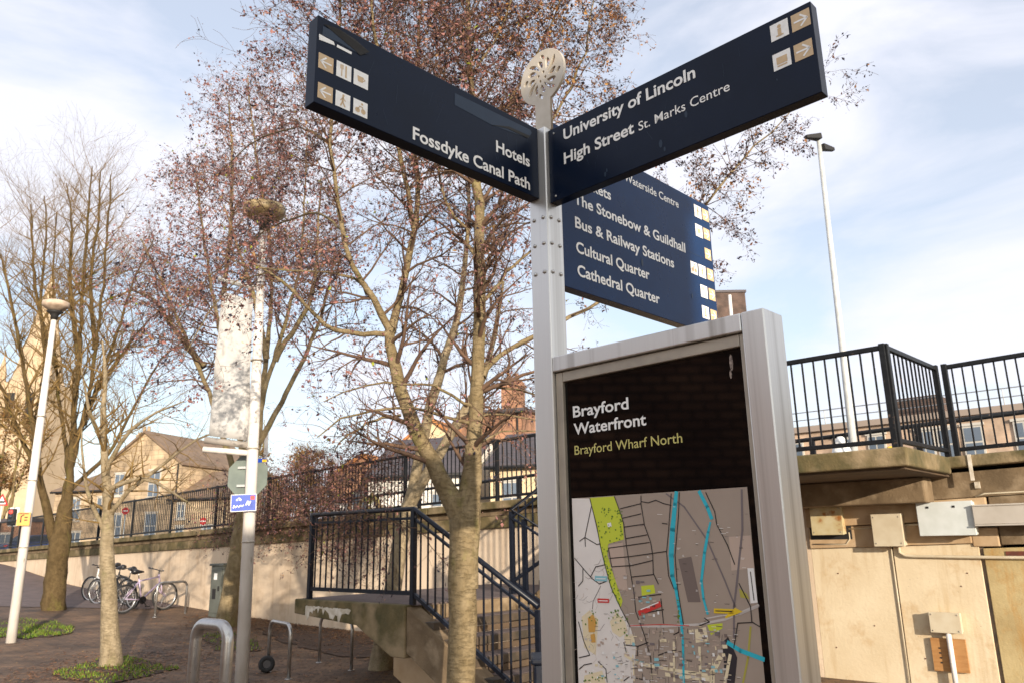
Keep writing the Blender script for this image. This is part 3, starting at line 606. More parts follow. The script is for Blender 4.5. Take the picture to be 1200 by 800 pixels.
def tiles(face, specs, parent):
    for corners, kind in specs:
        uv = [face.uv(*c) for c in corners]; xs = sum(a for a, b in uv)/4; ys = sum(b for a, b in uv)/4
        w = abs(uv[1][0]-uv[0][0]+uv[2][0]-uv[3][0])/2; h = abs(uv[0][1]-uv[3][1]+uv[1][1]-uv[2][1])/2; sz = (w+h)/2
        icon(face, xs-sz/2, ys-sz/2, sz, kind, parent)
# right board
mb = MB(); mb.obox(S(.0, .0204, 1.2521), eR*1.0637, eB*.0435, Z_*.3079); bR = mb.build('finger_board', m_navy, sign, bevel=.002)
fR = Face(S(0, .0204, 1.2521), eR, Z_)
k2 = lambda x, y: (640+x/3.2, y/3.2)
line_px('University of Lincoln', bR, fR.o, eR, Z_, k2(66, 522), k2(561, 296), .0475, m_white, .022)
line_px('High Street', bR, fR.o, eR, Z_, k2(68, 615), k2(331, 500), .0475, m_white, .022)
line_px('St. Marks Centre', bR, fR.o, eR, Z_, k2(348, 490), k2(690, 342), .036, m_white, .003)
tiles(fR, [([k2(838, 100), k2(905, 68), k2(912, 130), k2(847, 160)], 'info'), ([k2(917, 62), k2(987, 28), k2(992, 92), k2(925, 125)], 'right'),
           ([k2(848, 210), k2(915, 180), k2(922, 240), k2(855, 272)], 'screen'), ([k2(928, 172), k2(997, 143), k2(1002, 205), k2(935, 237)], 'right')], bR)
for (x, z) in ((.03, .02), (.03, .285)):
    b = MB(); b.lathe(fR.o+eR*x+Z_*z-eB*.0005, [(.004, 0), (.004, .002), (0, .003)], 10, ax=-eB); b.build('bolt', m_lampg, bR)
fs = Face(fR.o, eR, Z_)                                    # bird droppings and scuffs
for px, py, r_ in ((430, 540, .012), (445, 560, .007), (222, 655, .008), (228, 640, .006), (525, 430, .010), (866, 300, .003)):
    x, z = fs.uv(*k2(px, py)); fs.disc(x, z, r_*.6, 's', .0009, r_*1.3, 7)
for i in range(12):
    x, z, l_ = rnd.uniform(.1, .95), rnd.uniform(.03, .27), rnd.uniform(.01, .06); fs.line([(x, z), (x+l_*rnd.uniform(-.4, .6), z-l_)], rnd.uniform(.0005, .0011), 's', .0009)
fs.mb['s'].build('scuff_mark', m_navyp, bR)
# left board
mb = MB(); mb.obox(S(-.0891, -.9937, 1.277), eR*.0516, eB*.9937, Z_*.30); bL = mb.build('finger_board', m_navy, sign, bevel=.002)
fL = Face(S(-.0375, -.9937, 1.277), eB, Z_)
k1 = lambda x, y: (340+x/3.2, y/3.2)
line_px('Hotels', bL, fL.o, eB, Z_, k1(772, 574), k1(898, 622), .0475, m_white, .022)
line_px('Fossdyke Canal Path', bL, fL.o, eB, Z_, k1(459, 522), k1(899, 713), .0475, m_white, .022)
tiles(fL, [([k1(108, 195), k1(163, 225), k1(160, 280), k1(103, 252)], 'left'), ([k1(173, 225), k1(230, 255), k1(228, 312), k1(172, 282)], 'fork'), ([k1(238, 257), k1(293, 285), k1(292, 342), k1(236, 312)], 'cup'),
           ([k1(103, 305), k1(160, 335), k1(158, 390), k1(102, 365)], 'left'), ([k1(171, 335), k1(226, 365), k1(223, 420), k1(168, 393)], 'walk'), ([k1(236, 367), k1(291, 395), k1(290, 450), k1(234, 420)], 'cycle')], bL)
fp = Face(fL.o, eB, Z_)
for q in ([k1(108, 128), k1(163, 158), k1(167, 172), k1(108, 150)], [k1(176, 168), k1(231, 197), k1(229, 206), k1(174, 178)]): fp.poly([fp.uv(*p) for p in q][::-1], 'w', .001)
fp.mb['w'].build('pictogram', m_white, bL)
for i in range(14):
    x, z, l_ = rnd.uniform(.08, .95), rnd.uniform(.03, .26), rnd.uniform(.01, .07); fp.line([(x, z), (x+l_*rnd.uniform(-.5, .5), z-l_)], rnd.uniform(.0005, .0012), 's', .0009)
fp.mb['s'].build('scuff_mark', m_navyp, bL)
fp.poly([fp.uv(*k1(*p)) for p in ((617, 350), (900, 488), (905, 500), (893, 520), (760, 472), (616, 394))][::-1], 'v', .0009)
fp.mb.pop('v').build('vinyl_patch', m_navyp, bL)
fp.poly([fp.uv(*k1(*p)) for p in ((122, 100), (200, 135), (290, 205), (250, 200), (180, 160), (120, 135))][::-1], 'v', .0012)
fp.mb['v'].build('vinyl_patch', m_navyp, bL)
mb = MB(); fl0 = [fp.uv(*k1(*p)) for p in ((125, 92), (175, 112), (235, 150), (292, 200), (262, 210), (235, 185))]
mb.prism([fp.o+eB*x+Z_*z+fp.n*(.0015+(.006 if 0 < i < 4 else 0)) for i, (x, z) in enumerate(fl0)], fp.n*.0006); mb.build('torn_vinyl', m_dark, bL); mb = MB()
fl1 = [fp.uv(*k1(*p)) for p in ((755, 470), (820, 476), (900, 512), (890, 520), (815, 484))]
mb.prism([fp.o+eB*x+Z_*z+fp.n*.0013 for x, z in fl1], fp.n*.0006)
mb.build('torn_vinyl', m_dark, bL)
# back board
on_s = S(-.0375, 0, 0); nS = eR
qz = lambda px, py: ((on(px, py, on_s, nS)-on_s).dot(eB), (on(px, py, on_s, nS)-on_s).z)
q1 = (qz(833, 240)[0]+qz(838.5, 378)[0])/2; zb = qz(667.5, 337)[1]; ztp = (qz(756, 205)[1]+qz(832, 241)[1])/2
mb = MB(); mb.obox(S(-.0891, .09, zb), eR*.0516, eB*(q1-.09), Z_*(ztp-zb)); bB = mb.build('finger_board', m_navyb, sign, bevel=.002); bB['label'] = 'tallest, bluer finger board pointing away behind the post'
fB = Face(S(-.0375, .09, zb), eB, Z_)
k3 = lambda x, y: (600+x/3.334, 200+y/3.334)
line_px('The Stonebow & Guildhall', bB, fB.o, eB, Z_, k3(243, 147), k3(676, 304), .049, m_white, .022)
line_px('Bus & Railway Stations', bB, fB.o, eB, Z_, k3(247, 240), k3(632, 364), .049, m_white, .022)
line_px('Cultural Quarter', bB, fB.o, eB, Z_, k3(251, 328), k3(537, 418), .049, m_white, .022)
line_px('Cathedral Quarter', bB, fB.o, eB, Z_, k3(256, 418), k3(577, 514), .049, m_white, .022)
line_px('Markets', bB, fB.o, eB, Z_, k3(243, 58), k3(386, 108), .049, m_white, .022)
line_px('. Waterside Centre', bB, fB.o, eB, Z_, k3(425, 42), k3(650, 137), .040, m_white, .012)
def sq(x, y, w=30, h=42, d=13): return [k3(x, y), k3(x+w, y+d), k3(x+w+2, y+d+h), k3(x+2, y+h)]
tiles(fB, [(sq(709, 134), 'walk'), (sq(741, 148, 26), 'right'), (sq(714, 209), 'cup'), (sq(747, 222, 24), 'right'), (sq(752, 300, 24), 'right'),
           (sq(695, 354), 'cycle'), (sq(727, 367), 'walk'), (sq(760, 380, 26), 'right'), (sq(734, 446), 'fork'), (sq(767, 458, 26), 'right'), (sq(740, 527), 'info'), (sq(774, 540, 26), 'right')], bB)
f2 = Face(fB.o, eB, Z_); a_ = [f2.uv(*k3(215, 170)), f2.uv(*k3(780, 357))]; f2.line([(0.0, a_[1][1]), (q1-.09, a_[1][1])], .0025, 's', .0008)
for px, py, r_ in ((508, 360, .012), (500, 400, .006), (703, 490, .008), (498, 430, .004)):
    x, z = f2.uv(*k3(px, py)); f2.disc(x, z, r_*.7, 's', .0018, r_*1.6, 7)
f2.mb['s'].build('scuff_mark', m_navyp, bB)
# pierced finial disc
fo = S(0, .040, 0); fF = Face(fo, eR, Z_)
cx, cz = fF.uv(636, 91); rr = .118
def spl(cu, pts):
    sp = cu.splines.new('POLY'); sp.points.add(len(pts)-1); sp.use_cyclic_u = True
    for p, (x, y) in zip(sp.points, pts): p.co = (x, y, 0, 1)
cu = bpy.data.curves.new('finial', 'CURVE'); cu.dimensions = '2D'; cu.fill_mode = 'BOTH'; cu.extrude = .005
out = []
nw = .040; a0 = math.asin(nw/rr)
for i in range(49):
    an = -math.pi/2 + a0 + (2*math.pi-2*a0)*i/48; out.append((rr*math.cos(an), rr*math.sin(an)))
post_top = 1.575
out = [(nw, post_top-cz)] + out + [(-nw, post_top-cz)]
spl(cu, out)
def petal(an, r0, r1, w, bend=0, k=8):
    pts = []
    for sgn in (1, -1):
        rng = range(k+1) if sgn == 1 else range(k-1, 0, -1)
        for i in rng:
            t = i/k; r_ = lerp(r0, r1, t); ww = w*math.sin(math.pi*t)**.7*sgn; b_ = bend*t*t
            x, y = r_, ww+b_; pts.append((x*math.cos(an)-y*math.sin(an), x*math.sin(an)+y*math.cos(an)))
    return pts
def slot(th, r0, r1, half, k=9, tw=5.5):
    pts = []
    for sgn in (1, -1):
        for i in (range(k+1) if sgn == 1 else range(k-1, 0, -1)):
            t = i/k; r_ = lerp(r0, r1, t); a = th+tw*(r_-.06)+sgn*half*math.sin(math.pi*t)**.65; pts.append((r_*math.cos(a), r_*math.sin(a)))
    return pts
for k in range(4):
    an = math.pi/4+k*math.pi/2-.25
    spl(cu, slot(an, .026, .104, .15)); spl(cu, slot(an+.46, .034, .084, .21)); spl(cu, slot(an-.46, .034, .078, .21)); spl(cu, slot(an+.80, .074, .102, .13)); spl(cu, slot(an+.80, .012, .028, .38))
cu.bevel_depth = .0015
ob = bpy.data.objects.new('finial', cu); C.objects.link(ob)
me = bpy.data.meshes.new_from_object(ob.evaluated_get(bpy.context.evaluated_depsgraph_get())); bpy.data.objects.remove(ob)
V = np.empty(len(me.vertices)*3); me.vertices.foreach_get('co', V); V = V.reshape(-1, 3)
b0 = fo + eR*cx + Z_*cz - sign.location
Wd = np.array(b0)[None] + np.outer(V[:, 0], np.array(eR)) + np.outer(V[:, 1], np.array(Z_)) + np.outer(V[:, 2], np.array(fF.n))
me.vertices.foreach_set('co', Wd.ravel()); me.materials.clear()
m_finial = mat('finial_stone_grey', (.52, .47, .40), (.44, .39, .32), rough=.5, metal=.25, scale=14)
me.materials.append(m_finial); me.update()
fin = bpy.data.objects.new('finial', me); C.objects.link(fin); fin.parent = sign
# framed panel
ZB = -EYE
mb = MB(); mb.obox(S(.752, 0, ZB), eR*.0726, eB*.122, Z_*(EYE+.645)); mb.obox(S(.0015, .001, .588), eR*.7485, eB*.12, Z_*.0565)
pf = mb.build('panel_frame', m_steel, sign, bevel=.004)
mb = MB(); mb.obox(S(.002, .016, ZB), eR*.031, eB*.09, Z_*(EYE+.586)); mb.obox(S(.733, .016, ZB), eR*.017, eB*.09, Z_*(EYE+.586)); mb.obox(S(.034, .016, .549), eR*.698, eB*.09, Z_*.037)
mb.build('panel_trim', m_trim, pf, bevel=.003)
mb = MB(); mb.obox(S(.0335, .03, ZB+.05), eR*.6985, eB*.07, Z_*(EYE+.4975)); pn = mb.build('display_panel', m_black, sign)
fP = Face(S(.0335, .03, 0), eR, Z_)
k4 = lambda x, y: (620+x/3.333, 360+y/3.333)
line_px('Brayford', pn, fP.o, eR, Z_, k4(173, 427), k4(390, 396), .0405, m_white, .018)
line_px('Waterfront', pn, fP.o, eR, Z_, k4(176, 495), k4(459, 459), .0405, m_white, .018)
line_px('Brayford Wharf North', pn, fP.o, eR, Z_, k4(179, 574), k4(600, 527), .033, m_olive, .004)
x, z = fP.uv(*k4(790, 215)); fsm = Face(fP.o, eR, Z_); fsm.disc(x, z, .006, 's', .0008, .026, 8); fsm.disc(x-.005, z-.035, .004, 's', .0008, .014, 7); fsm.mb['s'].build('scuff_mark', mat('dried_dropping', (.4, .32, .27), (.12, .09, .08), rough=.8, scale=160), pn)
# the printed map
def mm(n_, c): return mat('print_'+n_, c, rough=.5, coat=.3)
mapmats = {'tan': mat('print_tan', (.37, .295, .24), (.34, .27, .22), rough=.5, scale=8, coat=.3), 'light': mat('print_light', (.80, .75, .71), (.70, .65, .61), rough=.5, scale=6, coat=.3), 'green': mm('green', (.55, .62, .04)), 'dgreen': mm('dark_green', (.10, .20, .02)), 'cyan': mm('cyan', (.02, .44, .56)),
           'rail': mm('railway', (.17, .14, .145)), 'block': mm('block', (.17, .13, .115)), 'road': mm('road', (.02, .017, .017)), 'red': mm('red', (.6, .035, .03)), 'yellow': mm('yellow', (.72, .50, .02)), 'white': mm('white', (.82, .8, .78)), 'pale': mm('pale_tan', (.50, .38, .31)),
           'cream': mm('cream', (.76, .65, .44)), 'navy': mm('navy', (.02, .018, .025)), 'orange': mm('orange', (.62, .33, .07)), 'sky': mm('pale_blue', (.25, .52, .58)), 'olive': mm('olive', (.40, .36, .06)), 'greybox': mm('grey_block', (.55, .5, .47))}
mapf = Face(fP.o, eR, Z_)
k5 = lambda x, y: (640+x/3.334, 560+y/3.334)
U5 = lambda pts: [mapf.uv(*k5(*p)) for p in pts]
S5 = .00073                                                # metres per survey unit on the sheet
lay = iter(np.arange(.0010, .01, .00025))
l0 = next(lay); w0, zt = mapf.uv(*k5(103, 78)); w1, _ = mapf.uv(*k5(788, 38)); zbm = -1.25
mapf.poly([(.0135, zbm), (.674, zbm), (.674, zt), (.0135, zt)], 'tan', l0)
l1 = next(lay)
mapf.poly(U5([(100, 82), (172, 78), (196, 190), (214, 260), (238, 375), (268, 440), (296, 510), (330, 580), (360, 660), (350, 800)][::-1]) + [(.0135, -.09), (.0135, zbm), (.25, zbm), (.22, -.09)][:0] + U5([(103, 78)]), 'light', l1) if False else None
lg = U5([(172, 78), (196, 190), (214, 260), (238, 375), (268, 440), (296, 510), (330, 580), (352, 660), (340, 800)])
mapf.poly([(.0137, zt-.0003)] + [(.0137, lg[-1][1]-.3)] + [(lg[-1][0], lg[-1][1]-.3)] + lg[::-1], 'light', l1)
l2 = next(lay)
def poly5(pts, key, l_): 
    q = U5(pts); ar = sum(a[0]*b[1]-b[0]*a[1] for a, b in zip(q, q[1:]+q[:1])); mapf.poly(q if ar > 0 else q[::-1], key, l_)
poly5([(172, 76), (268, 70), (300, 160), (305, 238), (245, 255), (240, 300), (262, 370), (300, 478), (292, 505), (255, 425), (230, 335), (213, 262), (198, 180)], 'green', l2)
poly5([(372, 420), (422, 415), (428, 448), (375, 458)], 'green', l2); poly5([(630, 572), (690, 565), (690, 585), (645, 612)], 'green', l2); poly5([(755, 430), (785, 450), (795, 470), (760, 465)], 'olive', l2)
poly5([(517, 315), (568, 305), (605, 483), (555, 483)], 'block', l2); poly5([(690, 640), (712, 618), (748, 700), (738, 800), (700, 800)], 'navy', l2); poly5([(240, 262), (300, 250), (320, 440), (280, 430)], 'pale', l2); poly5([(715, 228), (800, 222), (815, 350), (725, 360)], 'pale', l2)
poly5([(140, 540), (170, 515), (205, 550), (200, 620), (195, 690), (150, 660)], 'cream', l2); poly5([(250, 560), (275, 520), (310, 560), (320, 600), (290, 620), (260, 600)], 'cream', l2); poly5([(150, 770), (220, 750), (235, 800), (150, 800)], 'cream', l2)
poly5([(582, 590), (625, 580), (636, 635), (586, 642)], 'cream', l2); poly5([(305, 615), (340, 612), (350, 645), (312, 648)], 'cream', l2)
l3 = next(lay)
def line5(pts, w, key, l_): mapf.line(U5(pts), [x*S5 for x in w] if isinstance(w, (list, tuple)) else w*S5, key, l_)
line5([(470, 60), (540, 110), (630, 240), (700, 400), (740, 500)], 7, 'rail', l3); line5([(765, 45), (768, 200), (745, 420), (735, 500), (735, 620)], 9, 'rail', l3)
line5([(320, 575), (450, 578), (600, 570), (700, 550), (830, 495)], 9, 'greybox', l3); line5([(620, 548), (690, 535), (760, 530), (830, 500)], 5, 'greybox', l3)
line5([(310, 690), (360, 722), (480, 745), (640, 770)], 13, 'cream', l3); line5([(500, 640), (502, 790)], 10, 'cream', l3); line5([(600, 660), (605, 800)], 12, 'cream', l3); line5([(470, 765), (640, 785)], 15, 'cream', l3); line5([(680, 700), (650, 760), (650, 800)], 22, 'cream', l3); line5([(720, 690), (700, 800)], 13, 'cream', l3); line5([(800, 580), (790, 700), (770, 800)], 8, 'olive', l3); line5([(340, 690), (345, 790)], 7, 'cream', l3)
l4 = next(lay)
line5([(510, 55), (505, 100), (495, 200), (490, 300), (494, 380), (508, 430), (520, 500), (530, 560), (536, 650), (539, 800)], [17, 20, 24, 25, 20, 16, 15, 14, 11, 10], 'cyan', l4)
line5([(600, 52), (630, 110), (647, 155)], 16, 'cyan', l4); line5([(643, 172), (634, 210), (620, 290), (608, 400), (616, 470), (632, 528)], [8, 12, 14, 12, 11, 10], 'cyan', l4); line5([(712, 642), (760, 672), (850, 706)], 17, 'cyan', l4)
l5 = next(lay)
R5 = [[(372, 68), (372, 100), (385, 180), (410, 250), (418, 300), (420, 370), (440, 412)], [(268, 70), (290, 130), (305, 180), (315, 260), (330, 360), (345, 450), (352, 520), (385, 610), (410, 700), (415, 790)],
      [(292, 118), (372, 98)], [(300, 155), (372, 138)], [(305, 190), (385, 178)], [(312, 235), (395, 220)], [(245, 272), (405, 250)], [(250, 312), (330, 305), (470, 285)], [(258, 345), (335, 340), (418, 320)], [(335, 385), (420, 375)], [(245, 272), (258, 345)],
      [(372, 90), (400, 95), (430, 85), (460, 98), (490, 105)], [(490, 60), (480, 200), (472, 290), (480, 380), (500, 430)], [(522, 55), (518, 150), (505, 300), (515, 430), (538, 570)], [(625, 55), (660, 130), (668, 180), (710, 260), (738, 335)],
      [(178, 110), (153, 230), (132, 245)], [(153, 230), (200, 258), (213, 255)], [(153, 230), (155, 265)], [(113, 312), (145, 350), (180, 390), (210, 412), (240, 400)], [(145, 350), (145, 400), (128, 420)], [(228, 338), (195, 345), (175, 385)],
      [(350, 465), (450, 452)], [(450, 470), (460, 565)], [(362, 530), (460, 512)], [(172, 78), (198, 180), (213, 262), (230, 335), (255, 425), (292, 505), (330, 580)], [(305, 640), (315, 680)], [(312, 650), (360, 655), (400, 640)], [(360, 655), (358, 690)], [(128, 560), (150, 640), (172, 690), (130, 700)],
      [(130, 745), (150, 728), (180, 722)], [(205, 715), (235, 745), (240, 795)], [(305, 790), (325, 775), (410, 790)], [(600, 575), (640, 560), (620, 545)], [(755, 410), (800, 500), (805, 560), (835, 578)], [(805, 562), (750, 565), (735, 660)], [(440, 690), (480, 675), (510, 670)], [(455, 175), (475, 178)], [(500, 610), (520, 600), (520, 580)]]
for r_ in R5: line5(r_, 4.3, 'road', l5)
line5([(215, 420), (185, 480), (182, 510)], 3, 'rail', l5); line5([(330, 575), (450, 570), (560, 575)], 3, 'red', l5)
l6 = next(lay)
for (x, y) in [(rnd.uniform(205, 300), rnd.uniform(115, 245)) for _ in range(60)] + [(lerp(225, 285, t)+rnd.uniform(-14, 14), lerp(270, 490, t)) for t in np.linspace(0, 1, 34)] + [(rnd.uniform(245, 320), rnd.uniform(515, 615)) for _ in range(26)] + [(rnd.uniform(130, 210), rnd.uniform(515, 570)) for _ in range(12)] + [(rnd.uniform(150, 235), rnd.uniform(755, 800)) for _ in range(14)] + [(520+rnd.uniform(-4, 4), rnd.uniform(470, 570)) for _ in range(10)]:
    if 235 < x < 285 and 160 < y < 225 and rnd.random() < .7: continue
    a, b = mapf.uv(*k5(x, y)); mapf.disc(a, b, rnd.uniform(2.5, 5)*S5, 'dgreen', l6+rnd.random()*.0001, k=6)
poly5([(165, 545), (185, 530), (198, 560), (192, 600), (168, 600)], 'orange', l6); poly5([(175, 610), (192, 605), (195, 640), (178, 640)], 'orange', l6); poly5([(360, 518), (446, 478), (452, 500), (366, 537)], 'red', l6); poly5([(202, 468), (248, 470), (248, 486), (203, 485)], 'red', l6); poly5([(192, 380), (240, 382), (240, 402), (192, 400)], 'sky', l6)
poly5([(657, 507), (733, 510), (733, 529), (657, 526)], 'yellow', l6); poly5([(788, 350), (813, 350), (828, 485), (800, 488)], 'white', l6); poly5([(740, 505), (700, 540), (704, 546), (770, 520)], 'yellow', l6); poly5([(240, 175), (255, 172), (258, 188), (243, 190)], 'white', l6)
for i in range(120):
    x, y = rnd.uniform(330, 700), rnd.uniform(585, 800)
    w, h = rnd.uniform(5, 20), rnd.uniform(4, 16); poly5([(x, y), (x+w, y+.04*w), (x+w+2, y+h), (x+2, y+h)], rnd.choice(['white', 'cream', 'greybox', 'greybox', 'pale', 'sky', 'rail', 'block', 'tan', 'tan']), l6+.00003*(i % 4))
for i in range(26):
    x, y = rnd.uniform(300, 450), rnd.uniform(370, 560); w, h = rnd.uniform(6, 16), rnd.uniform(5, 14); poly5([(x, y), (x+w, y), (x+w+1, y+h), (x+1, y+h)], rnd.choice(['greybox', 'rail', 'pale', 'sky', 'white']), l6)
for i in range(40):
    x, y = rnd.uniform(150, 330), rnd.uniform(620, 800); w, h = rnd.uniform(4, 12), rnd.uniform(3, 10); poly5([(x, y), (x+w, y), (x+w+1, y+h), (x+1, y+h)], rnd.choice(['greybox', 'pale', 'sky', 'white', 'cream']), l6)
for i in range(150):                                       # side streets
    x, y = rnd.uniform(300, 720), rnd.uniform(575, 800); an = rnd.choice((.05, 1.62, 1.55, .12))+rnd.gauss(0, .06); q = rnd.uniform(8, 38); line5([(x, y), (x+q*math.cos(an), y+q*math.sin(an))], rnd.uniform(1.2, 2.8), rnd.choice(['cream', 'greybox', 'road', 'pale', 'block']), l5+.00004)
for i in range(60):
    x, y = rnd.uniform(120, 320), rnd.uniform(300, 790); an = rnd.uniform(0, 3.14); q = rnd.uniform(6, 30); line5([(x, y), (x+q*math.cos(an), y+q*math.sin(an)), (x+1.6*q*math.cos(an+.4), y+1.6*q*math.sin(an+.4))], rnd.uniform(.8, 1.8), rnd.choice(['greybox', 'pale', 'rail']), l3+.00004)
for i in range(150):                                       # specks too small to read
    x, y = rnd.uniform(130, 790), rnd.uniform(110, 800); q = rnd.uniform(6, 22)
    if rnd.random() < .45 and y < 560: continue
    for j in range(rnd.choice((1, 1, 2))): line5([(x, y+j*4), (x+q*rnd.uniform(.6, 1), y+j*4+.04*q)], 1.5, rnd.choice(['road', 'white', 'white', 'rail']), l6+.00013)
l7 = next(lay)
for a, b in (((372, 512), (440, 484)), ((664, 517), (727, 519)), ((208, 477), (242, 478)), ((198, 391), (234, 392)), ((800, 365), (814, 475))):
    line5([a, b], 4, 'white' if a[0] not in (664, 800) else 'road', l7)
keys = list(mapf.mb); big = MB()
for i, kx in enumerate(keys):
    q = mapf.mb[kx]; big.add(q.v, q.f, i)
big.build('street_map', [mapmats[kx] for kx in keys], pn)

# ------------------------------------------------------------------ street lamps
def promenade_lamp(base, height, label, hm, rad=.075, lean=0, hs=1.0):
    t = thing('street_lamp', base, label, 'street lamp', 'white posts with saucer lanterns')
    b = Vector(base)
    mb = MB(); mb.tube([b+Z_*-.05, b+Z_*height*.55, b+Z_*height], [rad*1.12, rad*.95, rad*.62], 20); mb.build('post', m_lampw, t)
    mb = MB(); mb.lathe(b+Z_*(height-.02), [(.06, 0), (.065, .08), (.10, .13), (.15, .165)], 28); mb.build('lantern_cone', m_dark, t)
    mb = MB(); mb.lathe(b+Z_*(height+.30), [(r_*hs, z_*(1 if z_ < -.13 else hs*.9)) for r_, z_ in [(.14, -.14), (.25, -.10), (.295, -.065), (.30, .0), (.295, .05), (.25, .075), (.12, .085), (0, .088)]], 32); mb.build('lantern_dome', hm, t)
    for k in range(3):
        r = MB(); z = height*(.28+.2*k); r.tube([b+Z_*z, b+Z_*(z+.02)], rad*1.14, 20); r.build('band', m_trim, t)
    t.rotation_euler = (0, lean, 0)
    return t
bl = at(12, 757, 14.63); bl.z = 0; bl = Vector((-8.98, 14.63, 0))
promenade_lamp(bl, 6.02, 'white street lamp at the far left with an orange notice on its post', m_lumi2, hs=.80)
l2b = Vector((-3.44, 10.39, 0))
promenade_lamp(l2b, 6.03, 'white street lamp carrying a white banner and a small blue sign', m_lumi, lean=-.016)
# notice on the left post
mb = MB(); c = at(27.5, 607.5, 14.50); mb.cbox(c, .21, .012, .235, X=Vector((.94, .34, 0)).normalized(), Y=Vector((-.34, .94, 0)).normalized()); ntc = mb.build('notice_plate', m_orange, origin=c); tag(ntc, 'small orange notice plate strapped to the far left lamp post', 'sign')
fn = Face(c+Vector((.34, -.94, 0)).normalized()*.006, Vector((.94, .34, 0)).normalized(), Z_)
fn.line([(-.04, -.06), (-.04, .05), (.0, .07)], .02, 'k'); fn.line([(.02, .03), (.06, .03)], .02, 'k'); fn.line([(.02, -.02), (.06, -.02)], .02, 'k'); fn.line([(-.07, .095), (.07, .095)], .015, 'k'); fn.mb['k'].build('symbol', m_dark, ntc)
# banner with its arms on the second post
bx = Vector((.97, .24, 0)).normalized(); by = Vector((-.24, .97, 0)).normalized()
bt = thing('lamp_banner', at(300, 520, 10.35), 'tall faded white banner hung beside the lamp post, blank and leaf-spotted', 'banner')
def lp(px, py, dy=0): return at(px, py, 10.40+dy)
mb = MB(); c4 = [lp(261, 343, -.10), lp(297, 351, 0), lp(291, 516, 0), lp(244, 510, -.10)]
rows = 12; vs_ = []
for i in range(rows+1):
    f = i/rows; A = c4[0].lerp(c4[3], f); B = c4[1].lerp(c4[2], f)
    for j in range(7): vs_.append(A.lerp(B, j/6)+Vector((0, -1, 0))*(.025*math.sin(j*1.1+i*.35)+.012*math.sin(i*1.3+j)))
mb.add(vs_, [(i*7+j, i*7+j+1, (i+1)*7+j+1, (i+1)*7+j) for i in range(rows) for j in range(6)], 0, True)
o = mb.build('fabric', m_banner, bt); so = o.modifiers.new('thick', 'SOLIDIFY'); so.thickness = .004
mb = MB(); mb.tube([lp(301, 338), lp(256, 327, -.1)], .035, 10); mb.build('top_arm', m_lampg, bt)
mb = MB(); mb.tube([lp(297, 522), lp(240, 515, -.1)], .045, 10); mb.build('roller', mat('banner_roller', (.30, .27, .24), rough=.6), bt)
mb = MB(); mb.tube([lp(300, 531), lp(238, 526, -.1)], .040, 10); mb.build('bottom_arm', m_lampw, bt)
# back of an octagonal road sign on the same post
oc = at(290, 558, 10.56); r_ = .305
mb = MB(); fx = Vector((.985, -.17, 0)); fy = Vector((.17, .985, 0))
mb.prism([oc+fx*r_*math.cos(math.pi/8+k*math.pi/4)+Z_*r_*math.sin(math.pi/8+k*math.pi/4) for k in range(8)], fy*.012)
ost = mb.build('road_sign', m_signback, origin=oc); tag(ost, 'grey-green back of an octagonal road sign behind the bannered lamp post', 'sign')
mb = MB(); mb.cbox(oc+fx*.20+Z_*.21-fy*.004, .12, .006, .05, X=fx, Y=fy); mb.build('sticker', m_cyclebl, ost)
mb = MB(); mb.cbox(oc+fx*.235+Z_*.205-fy*.009, .06, .003, .035, X=fx, Y=fy); mb.build('sticker', m_yellow, ost)
for dz in (.12, -.12):
    mb = MB(); mb.cbox(oc-fy*.02+Z_*dz, .26, .03, .03, X=fx, Y=fy); mb.build('bracket', m_lampg, ost)
mb = MB(); pb_ = at(312, 545, 19.5); mb.tube([Vector((pb_.x, pb_.y, roadz(-18)-.0)), at(312.5, 507, 19.5)], .05, 10); o = mb.build('marker_post', m_lampw, origin=Vector((pb_.x, pb_.y, roadz(-18)))); tag(o, 'plain thin white post on the road behind the octagonal sign', 'post')
# blue cycle sign
bc = at(285.5, 588.5, 10.24); fx = Vector((.97, .2, .04)).normalized(); fy = Vector((-.2, .97, 0)).normalized(); fz = fx.cross(fy).normalized()
mb = MB(); mb.cbox(bc, .315, .012, .215, X=fx, Y=fy, Z=fz); cs = mb.build('cycle_route_sign', m_cyclebl, origin=bc); tag(cs, 'small blue cycle route sign with white writing on the bannered lamp post', 'sign')
fc = Face(bc-fy*.0062, fx, fz)
fc.line([(-.155, -.105), (-.155, .105)], .007, 'w'); fc.line([(.155, -.105), (.155, .105)], .007, 'w'); fc.line([(-.155, -.105), (.155, -.105)], .007, 'w'); fc.line([(-.155, .105), (.155, .105)], .007, 'w')
for x in (-.03, .01): fc.disc(x-.05, .04, .014, 'w')
fc.line([(-.08, .04), (-.062, .066), (-.046, .064), (-.04, .04)], .006, 'w')
fc.mb['w'].build('symbol', m_white, cs)
fc.poly([(.085, .035), (.135, .035), (.135, .085), (.085, .085)], 'r'); fc.mb['r'].build('route_patch', m_red, cs)
for k, (x0, y0, x1, y1) in enumerate([(-.125, -.06, -.115, -.03), (-.10, -.055, -.075, -.035), (-.06, -.05, -.03, -.03), (-.02, -.045, .0, -.03), (.03, -.03, .05, .02), (.055, .02, .06, -.03), (.07, -.03, .085, .015)]): fc.line([(x0, y0), (x1, y1)], .014, 'm')
fc.mb['m'].build('marking', m_white, cs)
